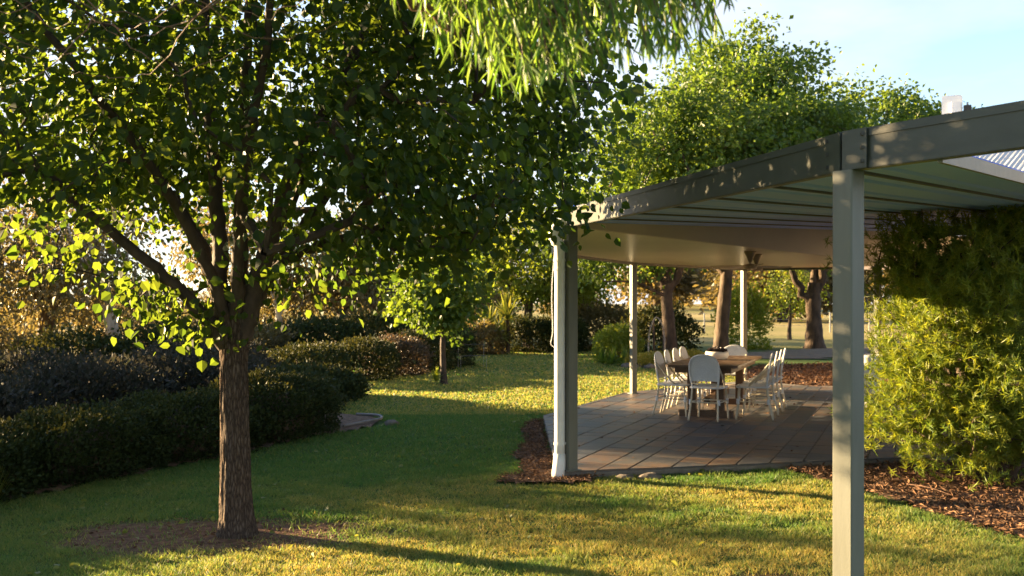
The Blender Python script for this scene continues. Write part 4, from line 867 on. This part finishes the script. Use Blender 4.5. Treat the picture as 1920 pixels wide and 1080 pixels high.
# ------------------------------------------------------------------ willow overhead
def willow():
    rng = np.random.default_rng(61); bx, by = -3.7, 1.0; g = float(gz(bx, by))
    t = thing('willow_tree', 'willow with long narrow leaves hanging into the top of the picture', 'tree'); t.location = (bx, by, g)
    o = np.array([bx, by, g]); W_ = lambda p: np.array(p, float)-o
    MB().add(*trunk_mesh([(0,0,-.1),(0,0,.4),(.05,0,1.4),(.2,.05,2.4),(.5,.2,3.1)], [.3,.24,.2,.18,.15], 20, .02, 2, 6)).build('trunk', M['redtwig'], t, smooth=True)
    limbs = [([(-3.3,1.15,2.9),(-2.4,1.8,3.35),(-1.4,2.5,3.25),(-.75,2.95,2.95),(-.38,3.1,2.62),(-.15,3.18,2.44)], .05),
             ([(-3.2,1.2,3.0),(-2.0,2.0,3.7),(-.8,2.7,3.7),(.1,3.05,3.3),(.5,3.2,2.95)], .055), ([(-3.3,1.2,3.0),(-2.6,2.0,3.6),(-1.9,2.8,3.3),(-1.4,3.1,2.9)], .04),
             ([(-.8,2.7,3.7),(-.3,2.9,3.35),(.05,3.1,2.95),(.2,3.2,2.7)], .02)]
    for p, r in limbs:
        p = [np.array(x) if x[0] < -1.0 else np.array([0,0,1.6])+(np.array(x)-np.array([0,0,1.6]))*.87 for x in p]
        q = spline([W_(x) for x in p], 7); q[1:] += rng.normal(size=(len(q)-1,3))*.008; V, F = tube(q, r*(1-.85*np.linspace(0,1,len(q))), 8); MB().add(V, F).build('limb', M['redtwig'], t, smooth=True)
    env_x = [-.40,-.28,-.12,.0,.12,.25,.34,.46,.58,.68,.74]; env_z = [2.56,2.48,2.32,2.27,2.26,2.30,2.36,2.37,2.40,2.48,2.56]
    tw = MB(); lv = MB(); Pp = []; Dd = []
    for k in range(175):
        x1 = rng.uniform(-.40,.73); y1 = rng.uniform(2.4,3.1); ze = np.interp(x1, env_x, env_z)+abs(rng.normal())*.13; ze = 1.6+(ze-1.6)*y1/3.2; x1 = x1*y1/3.2
        L = rng.uniform(.35,.6); dx = rng.uniform(-.05,.28); a = np.array([x1-dx-.08, y1+rng.uniform(-.12,.12), ze+L]); e = np.array([x1, y1, ze])
        q = spline([a, a+(e-a)*.45+np.array([dx*.25,0,.06]), e], 8); V, F = tube(q-o, np.linspace(.004,.0012,len(q)), 4, cap=False); tw.add(V, F)
        n = 32; f = np.sort(rng.random(n))*.92+.08; ii = np.clip((f*(len(q)-1)).astype(int), 0, len(q)-2); base = q[ii]; tan = nrm(q[ii+1]-q[ii])
        Pp.append(base-o); d = tan*.7+rng.normal(size=(n,3))*.42+np.array([0,0,-.55]); Dd.append(d)
    Pp = np.vstack(Pp); Dd = np.vstack(Dd); n = len(Pp); sz = .068*rng.uniform(.6,1.35,n); rd = rng.random(n); Nn = rng.normal(size=(n,3))
    T_W = (np.array([(0,0,0),(-.058,.25,.015),(-.050,.6,.0),(0,1,-.10),(.050,.6,.0),(.058,.25,.015)]), np.array([(0,5,4,3),(0,3,2,1)]))
    near = np.argsort(Pp[:,1]+rng.random(n)*.5)[:300]; msk = np.ones(n, bool); msk[near] = False
    put(lv, T_W, Pp[msk], Dd[msk], Nn[msk], sz[msk], rd[msk]); crown = lv.build('crown', M['willow'], t, kind='stuff'); 
    lm = [MB().add(T_W[0], T_W[1], r_).mesh('leaf', M['willow']) for r_ in (.2,.5,.85)]
    for k in near:
        ob = bpy.data.objects.new('leaf', lm[k % 3]); COL.objects.link(ob); ob.parent = crown; ob.location = Pp[k]; ob.scale = (sz[k],)*3
        qd = Vector(Dd[k]).to_track_quat('Y', 'Z'); ob.rotation_mode = 'QUATERNION'; ob.rotation_quaternion = qd @ __import__('mathutils').Quaternion((0,1,0), rng.uniform(0,6.28))
    for k in range(17):                                              # bare reddish shoots at the upper left
        x1 = rng.uniform(-1.75,-.72); y1 = rng.uniform(2.8,3.5); ze = rng.uniform(2.40,2.62); s = rng.choice([-1,1])
        q = spline([np.array([x1-.35*s, y1, ze+.35]), np.array([x1-.12*s, y1, ze+.10]), np.array([x1+.10*s, y1+.05, ze]), np.array([x1+.30*s, y1+.08, ze+rng.uniform(-.02,.08)])], 6)
        q = q+np.cumsum(rng.normal(size=q.shape)*.010, 0); V, F = tube(q-o, np.linspace(.0030,.0008,len(q)), 4, cap=False); tw.add(V, F)
    tw.build('twigs', M['redtwig'], t, kind='stuff')
    # unseen rest of the crown above and behind the viewer, added to block skylight
    tg = crown_pts(rng, [((-3.6,-.6,5.6),(3.0,2.8,2.0)), ((-.6,-2.6,5.8),(3.2,2.6,2.0)), ((-5.2,-2.5,5.2),(2.4,2.6,2.0)), ((2.4,-2.8,5.4),(2.4,2.2,1.7))], 420, .3, .25, lambda p: p[2] > 2.4+.40*max(0, p[1]) and p[1] < 2.2)
    up = MB(); foliage(rng, up, T_LA, tg-o, 46, .34, .22, 1.2, None); up.build('crown', M['willow'], t, kind='stuff')
    wd, A_, p_ = grow(rng, [np.array([(.5,.2,3.1),(.3,0,3.8),(0,-.4,4.6),(.2,-1.0,5.2)])], (tg-o)[::3], .8, .006, .05, .05, 4); wd.build('branches', M['redtwig'], t, kind='stuff')
willow()

# ------------------------------------------------------------------ grass blades, bark chips, litter
def in_beds(x, y):
    m = inpoly(x, y, PATIO)
    for pl in (BED_R, BED_L, BED_B, BED_H): m |= inpoly(x+.05*vnoise(x,y,5,1), y+.05*vnoise(y,x,5,4), pl)
    return m
def grass():
    rng = np.random.default_rng(90); mb = MB()
    for (y0, y1, dens, h, w) in ((4.6,7.2,11000,.031,.0033),(7.2,10.5,6500,.031,.0047),(10.5,15.5,2300,.034,.009),(15.5,23,850,.038,.016),(23,35,260,.042,.032)):
        xa, xb = -.60*y1-.3, .62*y1+.3
        if y0 >= 10: xb = min(xb, 5.5)
        n = int((y1-y0)*(xb-xa)*dens); x = rng.uniform(xa, xb, n); y = rng.uniform(y0, y1, n)
        k = (np.abs(x) < .57*y+.4) & (~in_beds(x, y)) & (rng.random(n) > .93*soilmask(x, y)) & (np.hypot(x-TREE[0], y-TREE[1]) > .17)
        k &= ~((x > 2.2+.0*y) & (y > 10.5) & (y < 17)); x, y = x[k], y[k]; n = len(x); z = gz(x, y)
        dry = np.clip(.80+.65*vnoise(x, y, 1.6, 8)+.35*vnoise(x, y, 5, 2)-.10*(y-6.5), 0, 1)*np.clip(1.35-(y-8.2)/1.6, .12, 1)  # dry patches, plus sunlight on the near lawn painted as yellower blades
        dry = dry*np.clip(1.15-.9*np.clip(x-2.4, 0, 1)-.8*np.clip(-1.2-x, 0, 1), .15, 1)
        rn = np.clip(.02+.95*dry*rng.random(n)+.20*rng.random(n)*np.where(y > 15, 4.0, 1)+.4*(rng.random(n) < .015+.12*dry), 0, 1)  # far blades yellowed to paint in the sunlit band
        a = rng.uniform(0, 6.28, n); hh = h*rng.uniform(.5,1.35,n)*np.where(rn > .6, .8, 1.0); ww = w*rng.uniform(.7,1.4,n); hh = hh*np.clip(1+.45*vnoise(x, y, 7, 12)+.3*vnoise(x, y, 17, 3), .45, 1.9); ln = hh*rng.uniform(.2,1.4,n); b = rng.uniform(0,6.28,n)
        d = np.stack([np.cos(a)*ww, np.sin(a)*ww, np.zeros(n)], 1); P = np.stack([x, y, z-.004], 1); tip = P+np.stack([np.cos(b)*ln, np.sin(b)*ln, hh], 1)
        V = np.stack([P-d, P+d, tip], 1).reshape(-1, 3); mb.add(V, np.arange(3*n).reshape(-1, 3), np.repeat(rn, 3))
    mb.build('lawn_grass', M['grass'], kind='stuff')
grass()
def chips(pl, dens, size, seed, lim=99):
    rng = np.random.default_rng(seed); P = np.array(pl); lo, hi = P.min(0), P.max(0); n = int((hi-lo).prod()*dens); x = rng.uniform(lo[0], hi[0], n); y = rng.uniform(lo[1], hi[1], n)
    k = inpoly(x+.05*vnoise(x,y,5,1), y+.05*vnoise(y,x,5,4), pl) & (np.abs(x) < .62*y+.5) & (x < lim); x, y = x[k], y[k]; n = len(x)
    z = gz(x, y)+.012+.03*(.5+.5*vnoise(x, y, 3, 6))+rng.random(n)*.018; D = rng.normal(size=(n,3)); D[:,2] *= .35
    mb = MB(); put(mb, (T_DI[0]*[.6,1,1], T_DI[1]), np.stack([x,y,z], 1), D, rng.normal(size=(n,3))*.4+(0,0,1), size*rng.uniform(.5,1.5,n), rng.random(n)**1.4); return mb
for pl, dn, s, sd in ((BED_R,1500,.05,1),(BED_L,2600,.035,2),(BED_B,350,.09,3)): chips(pl, dn, s, sd).build('bark_chips', M['chip'], kind='stuff')
rg = np.random.default_rng(44)
n = 900; a = rg.uniform(0,6.28,n); r = 1.15*np.sqrt(rg.random(n)); x = TREE[0]+r*np.cos(a)*1.2; y = TREE[1]+r*np.sin(a)*.75
mb = MB(); put(mb, T_DI, np.stack([x,y,gz(x,y)+.006], 1), rg.normal(size=(n,3))*[1,1,.25], rg.normal(size=(n,3))*.5+(0,0,1), .028*rg.uniform(.5,1.5,n), rg.random(n)); mb.build('leaf_litter', M['chip'], kind='stuff')
n = 420; y = rg.uniform(5.2, 17, n); x = rg.uniform(-.5, .2, n)*y; k_ = ~in_beds(x, y); x, y = x[k_], y[k_]; n = len(x)
mb = MB(); put(mb, T_OV, np.stack([x,y,gz(x,y)+.022], 1), rg.normal(size=(n,3))*[1,1,.3], rg.normal(size=(n,3))*.6+(0,0,1), .05*rg.uniform(.5,1.3,n), .4+.6*rg.random(n)); mb.build('fallen_leaves', M['yucca'], kind='stuff')
n = 130; x = rg.uniform(.7, 6, n); y = rg.uniform(9.8, 18, n); k_ = inpoly(x, y, PATIO); x, y = x[k_], y[k_]; n = len(x)
mb = MB(); put(mb, T_OV, np.stack([x,y,np.full(n,.006)], 1), rg.normal(size=(n,3))*[1,1,.15], rg.normal(size=(n,3))*.3+(0,0,1), .05*rg.uniform(.5,1.2,n), rg.random(n)); mb.build('fallen_leaves', M['chip'], kind='stuff')
rg = np.random.default_rng(45)
for k, (p, q) in enumerate([((3.55,8.9),(3.75,8.5)), ((4.05,8.35),(4.3,8.55)), ((4.45,8.6),(4.75,8.2)), ((4.9,7.6),(5.1,7.4))]):
    zz = float(gz(*p))+.05; m = (np.array(p)+np.array(q))/2+rg.normal(size=2)*.02
    o = MB().add(*tube(spline([(*p,zz+.02),(*m,zz+.03),(*q,zz)], 5), [.003]*6+[.0025]*4+[.002], 5)).build('fallen_twig', M['redtwig'])
    tag(o, ['pale fallen twig on the bark chips right of the nearest post','short pale twig lying in the middle of the bark chip bed','pale fallen twig on the bark chips at the right edge','thin twig on the bark chips at the lower right edge'][k], 'twig', 'fallen twigs')

#print('TRIS', sum(sum(len(p.vertices)-2 for p in m.polygons)*m.users for m in bpy.data.meshes if len(m.polygons) < 4000)+sum(len(m.loops)-2*len(m.polygons) for m in bpy.data.meshes if len(m.polygons) >= 4000))
